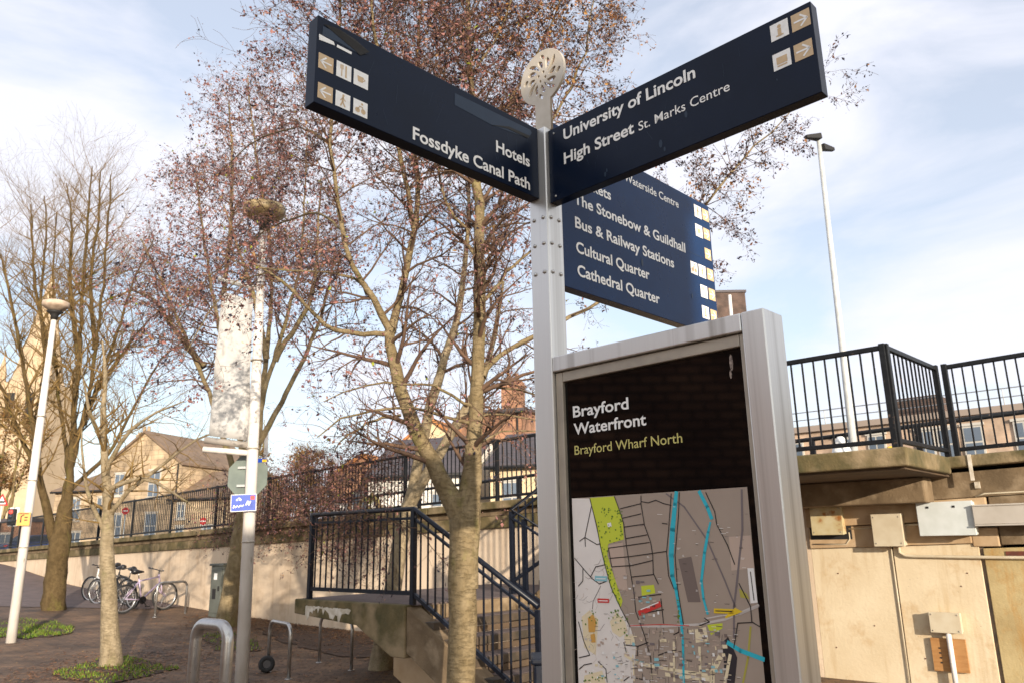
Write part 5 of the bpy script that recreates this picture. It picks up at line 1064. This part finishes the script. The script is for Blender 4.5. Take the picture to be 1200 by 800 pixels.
# ------------------------------------------------------------------ trees
class Tree:
    def __init__(s, seed): s.r = random.Random(seed); s.big = MB(); s.tw = MB(); s.lv = {}; s.skel = []
    def limb(s, pts, rad, sides=12, big=True, rough=0.0):
        pts = [Vector(p) for p in pts]; out, rr = [], []
        n = len(pts)
        for i in range(n-1):
            p0, p1, p2, p3 = pts[max(i-1, 0)], pts[i], pts[i+1], pts[min(i+2, n-1)]
            k = max(2, int((p2-p1).length/.22))
            for j in range(k):
                t = j/k
                q = .5*((2*p1)+(p2-p0)*t+(2*p0-5*p1+4*p2-p3)*t*t+(3*p1-p0-3*p2+p3)*t**3)
                if rough: q = q+Vector((s.r.gauss(0, 1), s.r.gauss(0, 1), s.r.gauss(0, .6)))*rough
                out.append(q); rr.append(lerp(rad[i], rad[i+1], t)*(1+s.r.uniform(-1, 1)*(.035 if rad[i] > .06 else .09)))
        out.append(pts[-1]); rr.append(rad[-1])
        (s.big if big else s.tw).tube(out, rr, sides, cap=False)
        return out, rr
    def shoot(s, p, d, L_, r0, segs=5, wob=.18, grav=0.0, sides=4):
        pts = [Vector(p)]; d = Vector(d).normalized()
        for i in range(segs):
            d = (d+Vector((s.r.gauss(0, wob), s.r.gauss(0, wob), s.r.gauss(0, wob)+grav))).normalized()
            pts.append(pts[-1]+d*L_/segs)
        rr = [max(.0014, r0*(1-i/segs*.85)) for i in range(segs+1)]
        s.tw.tube(pts, rr, sides, cap=False)
        return pts, rr
    def leaf(s, p, size, key='a'):
        v = s.lv.setdefault(key, MB())
        a = Vector((s.r.gauss(0, 1), s.r.gauss(0, 1), s.r.gauss(-.3, 1))).normalized(); b = a.orthogonal().normalized(); b = (b*math.cos(s.r.random()*6.28)+a.cross(b)*math.sin(s.r.random()*6.28))
        c = a.cross(b); l_ = size*s.r.uniform(.6, 1.3); w = l_*s.r.uniform(.35, .6); p = Vector(p)
        v.add([p, p+a*l_*.5+b*w*.5+c*w*.2, p+a*l_, p+a*l_*.5-b*w*.5+c*w*.25], [(0, 1, 2), (0, 2, 3)])
    def branch(s, p, d, L_, r0, lvl, cfg, key='a'):
        pts, rr = s.shoot(p, d, L_, r0, cfg['segs'][lvl], cfg['wob'][lvl], cfg['grav'][lvl], 5 if lvl == 0 else (4 if lvl == 1 else 3))
        if lvl < cfg['depth']:
            n = cfg['kids'][lvl]; n = int(n*L_/cfg['len0'][lvl]+s.r.random())
            for _ in range(n):
                t = s.r.uniform(.2, 1.0); i = min(int(t*(len(pts)-1)), len(pts)-2); q = pts[i].lerp(pts[i+1], t*(len(pts)-1)-i)
                dd = (pts[i+1]-pts[i]).normalized(); o = dd.orthogonal().normalized(); an = s.r.random()*6.283
                o = o*math.cos(an)+dd.cross(o)*math.sin(an); sp = s.r.uniform(.45, 1.0)
                s.branch(q, dd*(1-sp*.45)+o*sp+Z_*cfg['up'], L_*s.r.uniform(.35, .62), max(rr[i]*.6, .0015), lvl+1, cfg, key)
        if lvl >= cfg['leaf_lvl'] and cfg['leaves'] > 0:
            n = cfg['leaves']*L_; n = int(n+s.r.random())
            for _ in range(n):
                t = s.r.random(); i = min(int(t*(len(pts)-1)), len(pts)-2); q = pts[i].lerp(pts[i+1], t*(len(pts)-1)-i)
                for _k in range(s.r.choice((1, 1, 2, 3, 5))):
                    s.leaf(q+Vector((s.r.gauss(0, 1), s.r.gauss(0, 1), s.r.gauss(-.8, 1)))*cfg['size']*.55, cfg['size']*s.r.choice((.7, 1, 1.25)), key)
    def dress(s, path, rad, every_, L0, L1, cfg, start=.2, up=.3, key='a', bias=None, taper=True, rmax=.03):
        tot = 0; nxt = 0; n = len(path); cum = [0]
        for a, b in zip(path, path[1:]): cum.append(cum[-1]+(b-a).length)
        for i in range(n-1):
            while nxt <= cum[i+1]:
                f = nxt/cum[-1]
                if f >= start:
                    dd = (path[i+1]-path[i]).normalized(); o = dd.orthogonal().normalized(); an = s.r.random()*6.283; o = o*math.cos(an)+dd.cross(o)*math.sin(an)
                    if bias is not None: o = (o+Vector(bias)*s.r.uniform(.2, 1.1))
                    L_ = lerp(L0, L1, f if taper else s.r.random())*s.r.uniform(.65, 1.2)
                    s.branch(path[i], o+dd*.5+Z_*up, L_, min(rmax, rad[i]*.45), 0, cfg, key)
                nxt += every_*s.r.uniform(.6, 1.4)
    def finish(s, name, base, label, mb_, mt, leafmats, cat='tree', group=None):
        t = thing(name, base, label, cat, group)
        if s.big.v: s.big.build('trunk', mb_, t)
        s.tw.build('twigs', mt, t)
        for k, m in leafmats.items():
            if k in s.lv: s.lv[k].build('foliage', m, t)
        return t
def pxl(pts, Y): return [at(x, y, Y+(q[0] if q else 0)) for x, y, *q in pts]
CF = dict(depth=2, segs=[6, 5, 4], wob=[.14, .2, .22], grav=[0, -.02, -.05], kids=[11, 7, 0], len0=[1.2, .6, 1], up=.12, leaf_lvl=1, leaves=12, spread=.03, size=.034)

# the alder in front of the stairs
Y0 = 7.6; T = Tree(11); k_ = Y0/911
tr, rr_ = T.limb(pxl([(540, 880), (541, 800), (541, 720), (543, 650), (546, 610), (551, 565), (556, 500)], Y0), [18*k_, 16*k_, 16*k_, 16.5*k_, 17.5*k_, 11*k_, 5*k_], 18, rough=.006)
Rt, Rr = T.limb(pxl([(546, 612), (553, 560), (557, 490), (560, 400), (560, 300), (561, 240), (556, 170), (550, 90), (548, 0), (545, -110, .2), (541, -200, .3)], Y0), [x*k_ for x in (15, 11, 8.6, 7.8, 7.2, 6.2, 4.8, 3.8, 3, 1.8, .9)], 14, rough=.009)
Lt, Lr = T.limb(pxl([(541, 608), (517, 560), (499, 525), (478, 480), (463, 430), (457, 385)], Y0), [x*k_ for x in (14.5, 10.6, 9.2, 8.2, 7, 6)], 14, rough=.009)
T.limb(pxl([(545, 690), (545, 615), (547, 575)], Y0), [.12, .145, .08], 16, rough=.004)
L1, L1r = T.limb(pxl([(457, 390), (466, 360), (475, 320), (486, 270, .1), (490, 210, .2), (482, 140, .3), (490, 70, .35), (494, -20, .4), (500, -120, .5)], Y0), [x*k_ for x in (5.8, 4.8, 4.2, 3.8, 3.3, 2.8, 2.3, 1.6, .8)], 10, rough=.009)
L2, L2r = T.limb(pxl([(458, 388), (437, 350, -.1), (412, 310, -.2), (400, 260, -.3), (388, 170, -.4), (393, 80, -.4), (402, -20, -.5), (410, -110, -.5)], Y0), [x*k_ for x in (4.8, 3.8, 3.2, 2.7, 2.2, 1.8, 1.4, .8)], 10, rough=.009)
L3, L3r = T.limb(pxl([(486, 275, .1), (472, 190, -.2), (452, 110, -.4), (438, 30, -.6), (430, -80, -.7)], Y0), [x*k_ for x in (3.6, 3, 2.6, 2, 1)], 8, rough=.009)
limbs = [(Rt, Rr), (L1, L1r), (L2, L2r), (L3, L3r)]
side = [([(455, 392), (425, 391), (395, 388), (370, 370), (347, 342), (318, 320), (292, 305)], (5, 4.4, 4, 3.6, 3, 2.2, 1), -.3), ([(430, 345), (412, 326), (380, 319), (345, 317), (305, 314), (260, 300)], (3, 2.4, 2, 1.8, 1.4, .8), -.5),
        ([(561, 362), (585, 330), (602, 312), (625, 293), (665, 262)], (4, 3.4, 3, 2.4, 1), .4), ([(562, 442), (577, 424), (600, 408), (630, 392), (669, 371), (708, 350), (765, 305), (824, 243), (855, 203), (884, 172), (918, 140), (955, 95)], (6, 5.2, 4.6, 4.2, 3.6, 3.2, 3, 2.6, 2.3, 1.8, 1.3, .7), .9),
        ([(552, 497), (520, 486), (484, 479), (440, 480), (400, 491), (372, 512)], (3.4, 2.8, 2.4, 2, 1.6, .8), -.5), ([(556, 478), (530, 462), (510, 451), (475, 448), (430, 450), (380, 470)], (3, 2.6, 2.3, 2, 1.6, .8), -.7), ([(470, 486), (452, 488), (430, 495), (410, 508), (392, 528)], (3, 2.6, 2.2, 1.8, .8), -.4),
        ([(556, 300), (545, 270), (525, 240), (512, 190), (515, 110), (535, 20)], (3.6, 3.2, 2.8, 2.4, 2, 1), .4), ([(557, 150), (590, 130), (615, 90), (640, 40), (668, -30)], (3.4, 3, 2.6, 2.2, 1), .5), ([(559, 210), (600, 190), (640, 150), (670, 100), (690, 40), (700, -30)], (3.4, 3, 2.8, 2.4, 2, 1), .9),
        ([(551, 90), (580, 50), (600, 0), (615, -60)], (2.4, 2, 1.6, .8), -.3), ([(560, 455), (590, 452), (626, 460), (660, 470)], (2.4, 2, 1.8, 1), .4), ([(560, 490), (590, 484), (628, 492)], (2.2, 1.8, 1), .3), ([(559, 520), (590, 505), (630, 505)], (2, 1.6, 1), .4), ([(561, 270), (600, 262), (640, 262)], (2, 1.6, 1), .6)]
side += [([(400, 270), (370, 250), (330, 262), (285, 290), (240, 330), (205, 385)], (2.8, 2.4, 2, 1.7, 1.3, .7), 4.2), ([(318, 318), (280, 330), (245, 365), (215, 420)], (1.8, 1.5, 1.2, .6), .2), ([(388, 170), (350, 150), (300, 165), (255, 205), (220, 250)], (2.6, 2.2, 1.8, 1.4, .7), 4.5)]
spaths = []
for pts, ra, dy in side:
    n = len(pts); p = [at(x, y, Y0+dy*i/(n-1)) for i, (x, y) in enumerate(pts)]; pa_, ra_ = T.limb(p, [x*.68*k_ for x in ra], 7, rough=.014); spaths.append((pa_, ra_))
CA = dict(CF); CA.update(leaves=8.5, size=.040)
CB = dict(CF); CB.update(leaves=11, size=.040)
CC = dict(CF); CC.update(leaves=5, kids=[9, 5, 0])
for pa_, ra_ in limbs:
    T.dress(pa_, ra_, .115, 1.25, .8, CA, start=.34, up=.28, key='a'); T.dress(pa_, ra_, .14, .9, .9, CC, start=.05, up=.1, key='a')
T.dress(Rt, Rr, .1, 1.0, .8, CB, start=.62, up=.2, key='o')
for i, (pa_, ra_) in enumerate(spaths):
    if i == 3:
        T.dress(pa_[:len(pa_)//2], ra_, .2, .6, .6, CC, start=.1, up=.05, key='d'); T.dress(pa_[int(len(pa_)*.5):], ra_[int(len(pa_)*.5):], .075, .62, .5, dict(CF, leaves=15, size=.036), start=.12, up=.0, key='d', taper=False)
        T.dress(pa_[int(len(pa_)*.6):int(len(pa_)*.85)], ra_[int(len(pa_)*.6):], .11, .42, .4, CB, start=.0, up=.0, key='o', taper=False)
    elif i in (8, 9): T.dress(pa_, ra_, .075, .8, .6, CB, start=.25, up=.1, key='o')
    elif i in (4, 5, 6, 11, 12, 13, 14): T.dress(pa_, ra_, .10, .7, .5, CC, start=.15, up=.1, key='a')
    else: T.dress(pa_, ra_, .12, .9, .6, CA, start=.25, up=.2, key='a')
T.dress(Lt, Lr, .16, .9, .9, CC, start=.3, up=.15)
T.finish('alder_tree', at(540, 880, Y0)*Vector((1, 1, 0)) if False else Vector((at(540, 880, Y0).x, Y0, 0)), 'big two-stemmed alder with withered brown leaves, right behind the finger boards', m_alder, m_twig, {'a': m_leaf, 'o': m_leafo, 'd': m_leafd})

# the alder behind the bannered lamp
Y2 = 17.0; T = Tree(23); k_ = Y2/911
T.limb(pxl([(264, 738), (272, 690), (279, 650), (285, 610), (291, 570)], Y2), [13*k_, 11*k_, 10*k_, 9.5*k_, 9*k_], 14, rough=.006)
fan = [[(291, 575), (302, 520), (309, 460), (322, 422), (338, 363), (350, 320), (356, 250), (360, 150)], [(290, 580), (300, 500), (312, 420), (318, 350), (315, 270), (300, 180), (290, 90)], [(288, 590), (282, 520), (268, 430), (250, 350), (238, 270), (228, 200)],
       [(287, 600), (270, 540), (245, 460), (215, 390), (190, 330), (165, 280)], [(303, 520), (330, 470), (365, 400), (385, 340), (395, 270)], [(268, 430), (262, 350), (270, 270), (272, 180), (268, 120)], [(312, 420), (298, 350), (282, 300), (262, 240)], [(238, 430), (200, 380), (178, 350), (150, 340)], [(322, 422), (335, 400), (365, 350), (372, 290), (376, 210)]]
CD = dict(CF); CD.update(leaf_lvl=1, leaves=6, size=.062, spread=.07, len0=[2.0, 1.0, 1], kids=[10, 5, 0])
paths = []
for i, pts in enumerate(fan):
    n = len(pts); dy = [0, .6, -.8, -.5, .9, .3, -1.0, .4, -.2][i]; pa_, ra_ = T.limb([at(x, y, Y2+dy*j/(n-1)) for j, (x, y) in enumerate(pts)], [lerp(4.2, .8, j/(n-1))*k_ for j in range(n)], 8, rough=.012); paths.append((pa_, ra_))
for pa_, ra_ in paths: T.dress(pa_, ra_, .17, 1.7, 1.2, CD, start=.40, up=.15, key='a')
T.finish('alder_tree', Vector((at(264, 738, Y2).x, Y2, gzp(at(264, 738, Y2).x, Y2)-.05)), 'alder with reddish withered leaves behind the bannered lamp post, beside the utility cabinet', m_alder, m_twig, {'a': m_leaf})

# pale leaning tree behind the landing
Y3 = 11.3; T = Tree(5); k_ = Y3/911
A_, _r = T.limb(pxl([(446, 790), (452, 740), (460, 690), (468, 640), (480, 590)], Y3), [14*k_, 11*k_, 9.5*k_, 9*k_, 9*k_], 12, rough=.005)
B_, Br = T.limb(pxl([(480, 592), (499, 556), (514, 532), (530, 505), (546, 478), (566, 440), (580, 390), (590, 330)], Y3), [x*k_ for x in (7, 6.4, 6, 5.5, 5, 4, 3, 1.6)], 10, rough=.006)
C_, Cr = T.limb(pxl([(479, 595), (490, 545), (499, 500), (511, 452), (521, 420), (538, 362), (546, 300), (550, 220), (545, 120)], Y3), [x*k_ for x in (7, 6.4, 6, 5.6, 5, 4, 3, 2.2, 1)], 10, rough=.006)
CE = dict(CF); CE.update(leaves=5, size=.04, len0=[1.4, .7, 1])
T.dress(B_, Br, .22, 1.1, .8, CE, start=.35, up=.25); T.dress(C_, Cr, .2, 1.2, .9, CE, start=.3, up=.25)
T.finish('birch_tree', Vector((at(446, 790, Y3).x, Y3, 0)), 'pale leaning forked tree behind the stair landing railing', m_birch, m_twig, {'a': m_leaf})

# thick bare tree at left
Y4 = 19.6; T = Tree(31); k_ = Y4/911
T.limb(pxl([(60, 738), (62, 715), (66, 670), (71, 630), (78, 595), (81, 560)], Y4), [16*k_, 12.5*k_, 11*k_, 11*k_, 7.5*k_, 4*k_], 14, rough=.02)
st_ = [[(68, 650), (56, 600), (47, 560), (40, 510), (28, 430), (8, 330), (-10, 260)], [(72, 635), (79, 590), (82, 550), (86, 500), (92, 420), (98, 330), (104, 240), (108, 195)], [(82, 560), (74, 500), (66, 430), (62, 340), (66, 250)], [(84, 545), (100, 480), (112, 410), (122, 320), (128, 240), (130, 205)], [(86, 520), (116, 450), (140, 380), (160, 320), (180, 280)],
       [(80, 575), (96, 560), (128, 530), (160, 470), (190, 420), (215, 400)], [(47, 560), (20, 500), (-5, 440), (-30, 400)], [(92, 420), (82, 340), (84, 270), (78, 215)], [(66, 430), (45, 360), (38, 290), (36, 240)], [(112, 410), (106, 330), (115, 260), (118, 200)], [(40, 510), (52, 430), (48, 350), (54, 280), (52, 230)], [(116, 450), (140, 420), (160, 390), (190, 360)]]
CG = dict(CF); CG.update(leaves=0, len0=[2.2, 1.1, 1], kids=[9, 5, 0], wob=[.1, .14, .16], up=.35, grav=[.04, .02, .0])
ps = []
for i, pts in enumerate(st_):
    n = len(pts); dy = (i*37 % 11-5)*.25; r0 = 6.6 if i < 2 else 3.4; ps.append(T.limb([at(x, y, Y4+dy*j/(n-1)) for j, (x, y) in enumerate(pts)], [lerp(r0, .7, (j/(n-1))**.7)*k_ for j in range(n)], 8, rough=.012))
for pa_, ra_ in ps: T.dress(pa_, ra_, .17, 1.9, 1.4, CG, start=.22, up=.40)
T.finish('bare_tree', Vector((at(60, 738, Y4).x, Y4, gzp(at(60, 738, Y4).x, Y4)-.05)), 'thick dark leafless tree with a forked trunk, at left beside the white lamp', m_alderd, m_twigy, {})

# slender pale tree
Y5 = 12.04; T = Tree(41); k_ = Y5/911
A_, Ar = T.limb(pxl([(130, 782), (129, 740), (128, 690), (125, 640), (128, 600), (123, 550), (121, 490), (123, 440), (120, 400)], Y5), [x*k_ for x in (13, 9.5, 8.5, 7.5, 6, 4.5, 3.4, 2.4, 1)], 12, rough=.005)
CH = dict(CF); CH.update(leaves=0, kids=[7, 4, 0], up=.2, len0=[1.2, .6, 1])
for pts in ([(127, 605), (150, 575), (190, 545), (230, 515), (270, 500)], [(126, 630), (108, 590), (98, 550), (96, 500)], [(123, 560), (140, 520), (170, 490), (215, 470)], [(122, 520), (105, 480), (95, 430)], [(125, 575), (165, 560), (200, 575), (235, 600)]):
    n = len(pts); pa_, ra_ = T.limb([at(x, y, Y5-.5*j/(n-1)) for j, (x, y) in enumerate(pts)], [lerp(3.2, .7, j/(n-1))*k_ for j in range(n)], 7, rough=.006); T.dress(pa_, ra_, .16, .9, .6, CH, start=.2, up=.15)
T.dress(A_, Ar, .16, .9, .6, CH, start=.45, up=.3)
T.finish('young_tree', Vector((-5.89, Y5, 0)), 'slender pale-barked leafless tree in a small patch of grass', m_birch, m_twigy, {})

# russet trees and hedges beyond the road
def bush(px0, px1, pytop, Y, seed, label, n_leaf=2600, size=.2, m=None, name='bare_brown_tree', cat='tree', zb=1.0):
    T = Tree(seed); c0, c1 = at(px0, 600, Y), at(px1, 600, Y); cx_ = (c0.x+c1.x)/2; rx = (c1.x-c0.x)/2; ztop = at((px0+px1)/2, pytop, Y).z
    for k in range(5):
        b = Vector((cx_+T.r.uniform(-.5, .5)*rx, Y+T.r.uniform(-.6, .6), zb)); e = Vector((cx_+T.r.uniform(-.8, .8)*rx, Y+T.r.uniform(-1, 1), lerp(zb, ztop, T.r.uniform(.6, .9))))
        T.limb([b, b.lerp(e, .5)+Vector((T.r.uniform(-.3, .3), 0, .2)), e], [.14, .09, .03], 6, rough=.03)
    cl = [(cx_+T.r.uniform(-.75, .75)*rx, Y+T.r.uniform(-.8, .8)*rx*.6, lerp(zb, ztop, T.r.uniform(.1, .82)), T.r.uniform(.28, .45)*min(rx, (ztop-zb)*.6)) for _ in range(16)]
    for i in range(n_leaf):
        x, y, z, r_ = T.r.choice(cl); v = Vector((T.r.gauss(0, 1), T.r.gauss(0, 1), T.r.gauss(0, 1))).normalized()*r_*T.r.random()**.4
        T.leaf(Vector((x, y, max(z, zb+.1)))+v, size)
    for i in range(420):
        x, y, z, r_ = T.r.choice(cl); T.shoot((x, y, max(z, zb)), (T.r.gauss(0, .7), T.r.gauss(0, .7), 1), r_*1.5, .02, 4, .2, 0, 3)
    return T.finish(name, Vector((cx_, Y, zb)), label, m_bark, m_twigy, {'a': m or m_hedge}, cat)
bush(192, 262, 488, 66, 51, 'golden brown tree behind the low stone house', 3200, .26)
bush(248, 330, 472, 64, 52, 'russet tree rising behind the octagonal sign', 3400, .26)
bush(318, 396, 500, 52, 53, 'rust-brown shrubby tree left of the orange brick house', 3000, .22)
bush(380, 432, 520, 44, 54, 'reddish brown bush beside the white cottage', 1800, .18)
bush(-30, 42, 440, 60, 55, 'ochre tree at the far left edge below the spire', 3200, .26)
bush(426, 442, 568, 24, 56, 'narrow bright green shrub behind the railing, left of the white cottage', 900, .09, m_leafg, 'green_shrub', 'shrub', 1.8)
bush(476, 488, 576, 24, 57, 'tiny green shrub behind the railing, right of the orange brick wall', 350, .08, m_leafg, 'green_shrub', 'shrub', 1.8)
mb = MB(); c = at(396, 600, 22); mb.cbox((c.x, c.y, roadz(-16)+.35), .45, .4, .7); o = mb.build('roadside_bin', m_lampw, origin=Vector((c.x, c.y, roadz(-16))), bevel=.03); tag(o, 'small white roadside box behind the railing above the landing', 'box')

# dead climber over the landing rail and twigs trailing over the wall
T = Tree(61); CK = dict(CF); CK.update(leaves=5, size=.035, kids=[5, 3, 0], up=-.15, wob=[.25, .28, .3], grav=[-.12, -.1, -.1], len0=[.6, .3, 1])
for i in range(34):
    a = T.r.uniform(-8.9, -6.6); T.branch(P(a, 6.05+T.r.uniform(-.08, .05), LZ+T.r.uniform(.75, 1.08)), (T.r.gauss(0, 1), T.r.gauss(-.1, .3), T.r.uniform(-.6, .5)), T.r.uniform(.35, .8), .006, 0, CK)
T.finish('dead_climber', P(-8.2, 6.05, LZ), 'dead brown climbing plant tangled in the landing railing', m_twig, m_twig, {'a': m_leaf}, 'climber')
T = Tree(62)
CL = dict(CK); CL.update(leaves=7, up=.0, grav=[-.06, -.08, -.08], size=.045, len0=[1, .5, 1])
for i in range(190):
    a = T.r.uniform(-17.5, -12.0); T.branch(P(a, 9.75+T.r.uniform(-.2, .3), coping(a)+T.r.uniform(-.05, 1.1)), (T.r.gauss(0, 1), T.r.gauss(-.2, .5), T.r.uniform(-.6, .9)), T.r.uniform(.6, 1.4), .008, 0, CL)
T.finish('wall_creeper', P(-15, 9.8, coping(-15)), 'leafless brown creeper sprawling over the wall railing above the landing', m_twig, m_twig, {'a': m_leaf}, 'creeper')

# ------------------------------------------------------------------ ground cover
def patch(poly, name, m, n, h, label=None):
    xs = [p.x for p in poly]; ys = [p.y for p in poly]
    def inside(x, y):
        c = False; j = len(poly)-1
        for i in range(len(poly)):
            if (poly[i].y > y) != (poly[j].y > y) and x < (poly[j].x-poly[i].x)*(y-poly[i].y)/(poly[j].y-poly[i].y)+poly[i].x: c = not c
            j = i
        return c
    mb = MB(); i = 0
    while i < n:
        x, y = rnd.uniform(min(xs), max(xs)), rnd.uniform(min(ys), max(ys))
        if not inside(x, y): continue
        i += 1
        if math.sin(x*7+math.sin(y*5)*2)+math.sin(y*9+x*3) < rnd.uniform(-1.6, .4): continue
        z = gzp(x, y)+.012; an = rnd.random()*6.28; w = .006+.006*rnd.random(); hh = h*rnd.uniform(.4, 1.2); lx, ly = rnd.gauss(0, .35)*hh, rnd.gauss(0, .35)*hh
        dx, dy = math.cos(an)*w, math.sin(an)*w
        mb.add([(x-dx, y-dy, z), (x+dx, y+dy, z), (x+lx, y+ly, z+hh)], [(0, 1, 2)])
    return mb.build(name, m)
def gp(px, py): 
    z = 0.02
    for _ in range(6):
        d = ray(px, py); q = EYEP+d*((z-EYE)/d.z); z = gzp(q.x, q.y)+.01
    return q
def soilbed(pts, name='tree_pit'):
    q0 = [gp(*p) for p in pts]; q = []
    for A, B in zip(q0, q0[1:]+q0[:1]):
        for j in range(5): q.append(A.lerp(B, j/5)+Vector((rnd.gauss(0, .05), rnd.gauss(0, .08), 0)))
    mb = MB(); mb.add([v+Z_*.003 for v in q], [list(range(len(q)))]); o = mb.build(name, m_soil); tag(o, kind='structure'); 
    for pl in o.data.polygons:
        if pl.normal.z < 0: pl.flip()
    return q
q = soilbed([(62, 792), (120, 803), (208, 783), (150, 768), (95, 775)])
tag(patch(q, 'grass', m_grass, 1900, .045), kind='stuff', label='bright grass at the foot of the slender pale tree', cat='grass')
q = soilbed([(-12, 728), (18, 722), (92, 732), (82, 742), (30, 748), (-8, 745)])
tag(patch(q, 'grass', m_grass, 3300, .06), kind='stuff', label='bright grass round the thick bare tree', cat='grass')
q = soilbed([(235, 744), (262, 738), (300, 750), (300, 762), (255, 760)])
tag(patch(q, 'grass', m_grass, 500, .07), kind='stuff', label='thin grass beside the leaning alder trunk', cat='grass')
q = soilbed([(300, 735), (350, 733), (438, 745), (455, 772), (400, 768), (330, 752)])
mb = MB()
for i in range(9500):
    f = rnd.random()
    if f < .45: x, y = rnd.uniform(-7, .5), rnd.uniform(9, 18)
    elif f < .8:
        a, n = rnd.uniform(-18, -9), 9.9-abs(rnd.gauss(0, .7)); v = P(a, n, 0); x, y = v.x, v.y
    elif f < .9: x, y = -5.7+rnd.gauss(0, .8), 11.8+rnd.gauss(0, 1.0)
    else: x, y = -8+rnd.gauss(0, 3.5), 14+rnd.gauss(0, 3.5)
    if x*N_.x+y*N_.y > 9.9: continue
    z = gzp(x, y)+.016; s = rnd.uniform(.02, .045); an = rnd.random()*6.28; c_, s_ = math.cos(an)*s, math.sin(an)*s
    mb.add([(x-c_, y-s_, z+rnd.random()*.01), (x+s_*.5, y-c_*.5, z+.004), (x+c_, y+s_, z+rnd.random()*.02), (x-s_*.5, y+c_*.5, z+.004)], [(0, 1, 2), (0, 2, 3)])
tag(mb.build('fallen_leaves', m_litter), kind='stuff', label='brown fallen leaves scattered over the brick paving', cat='leaves')
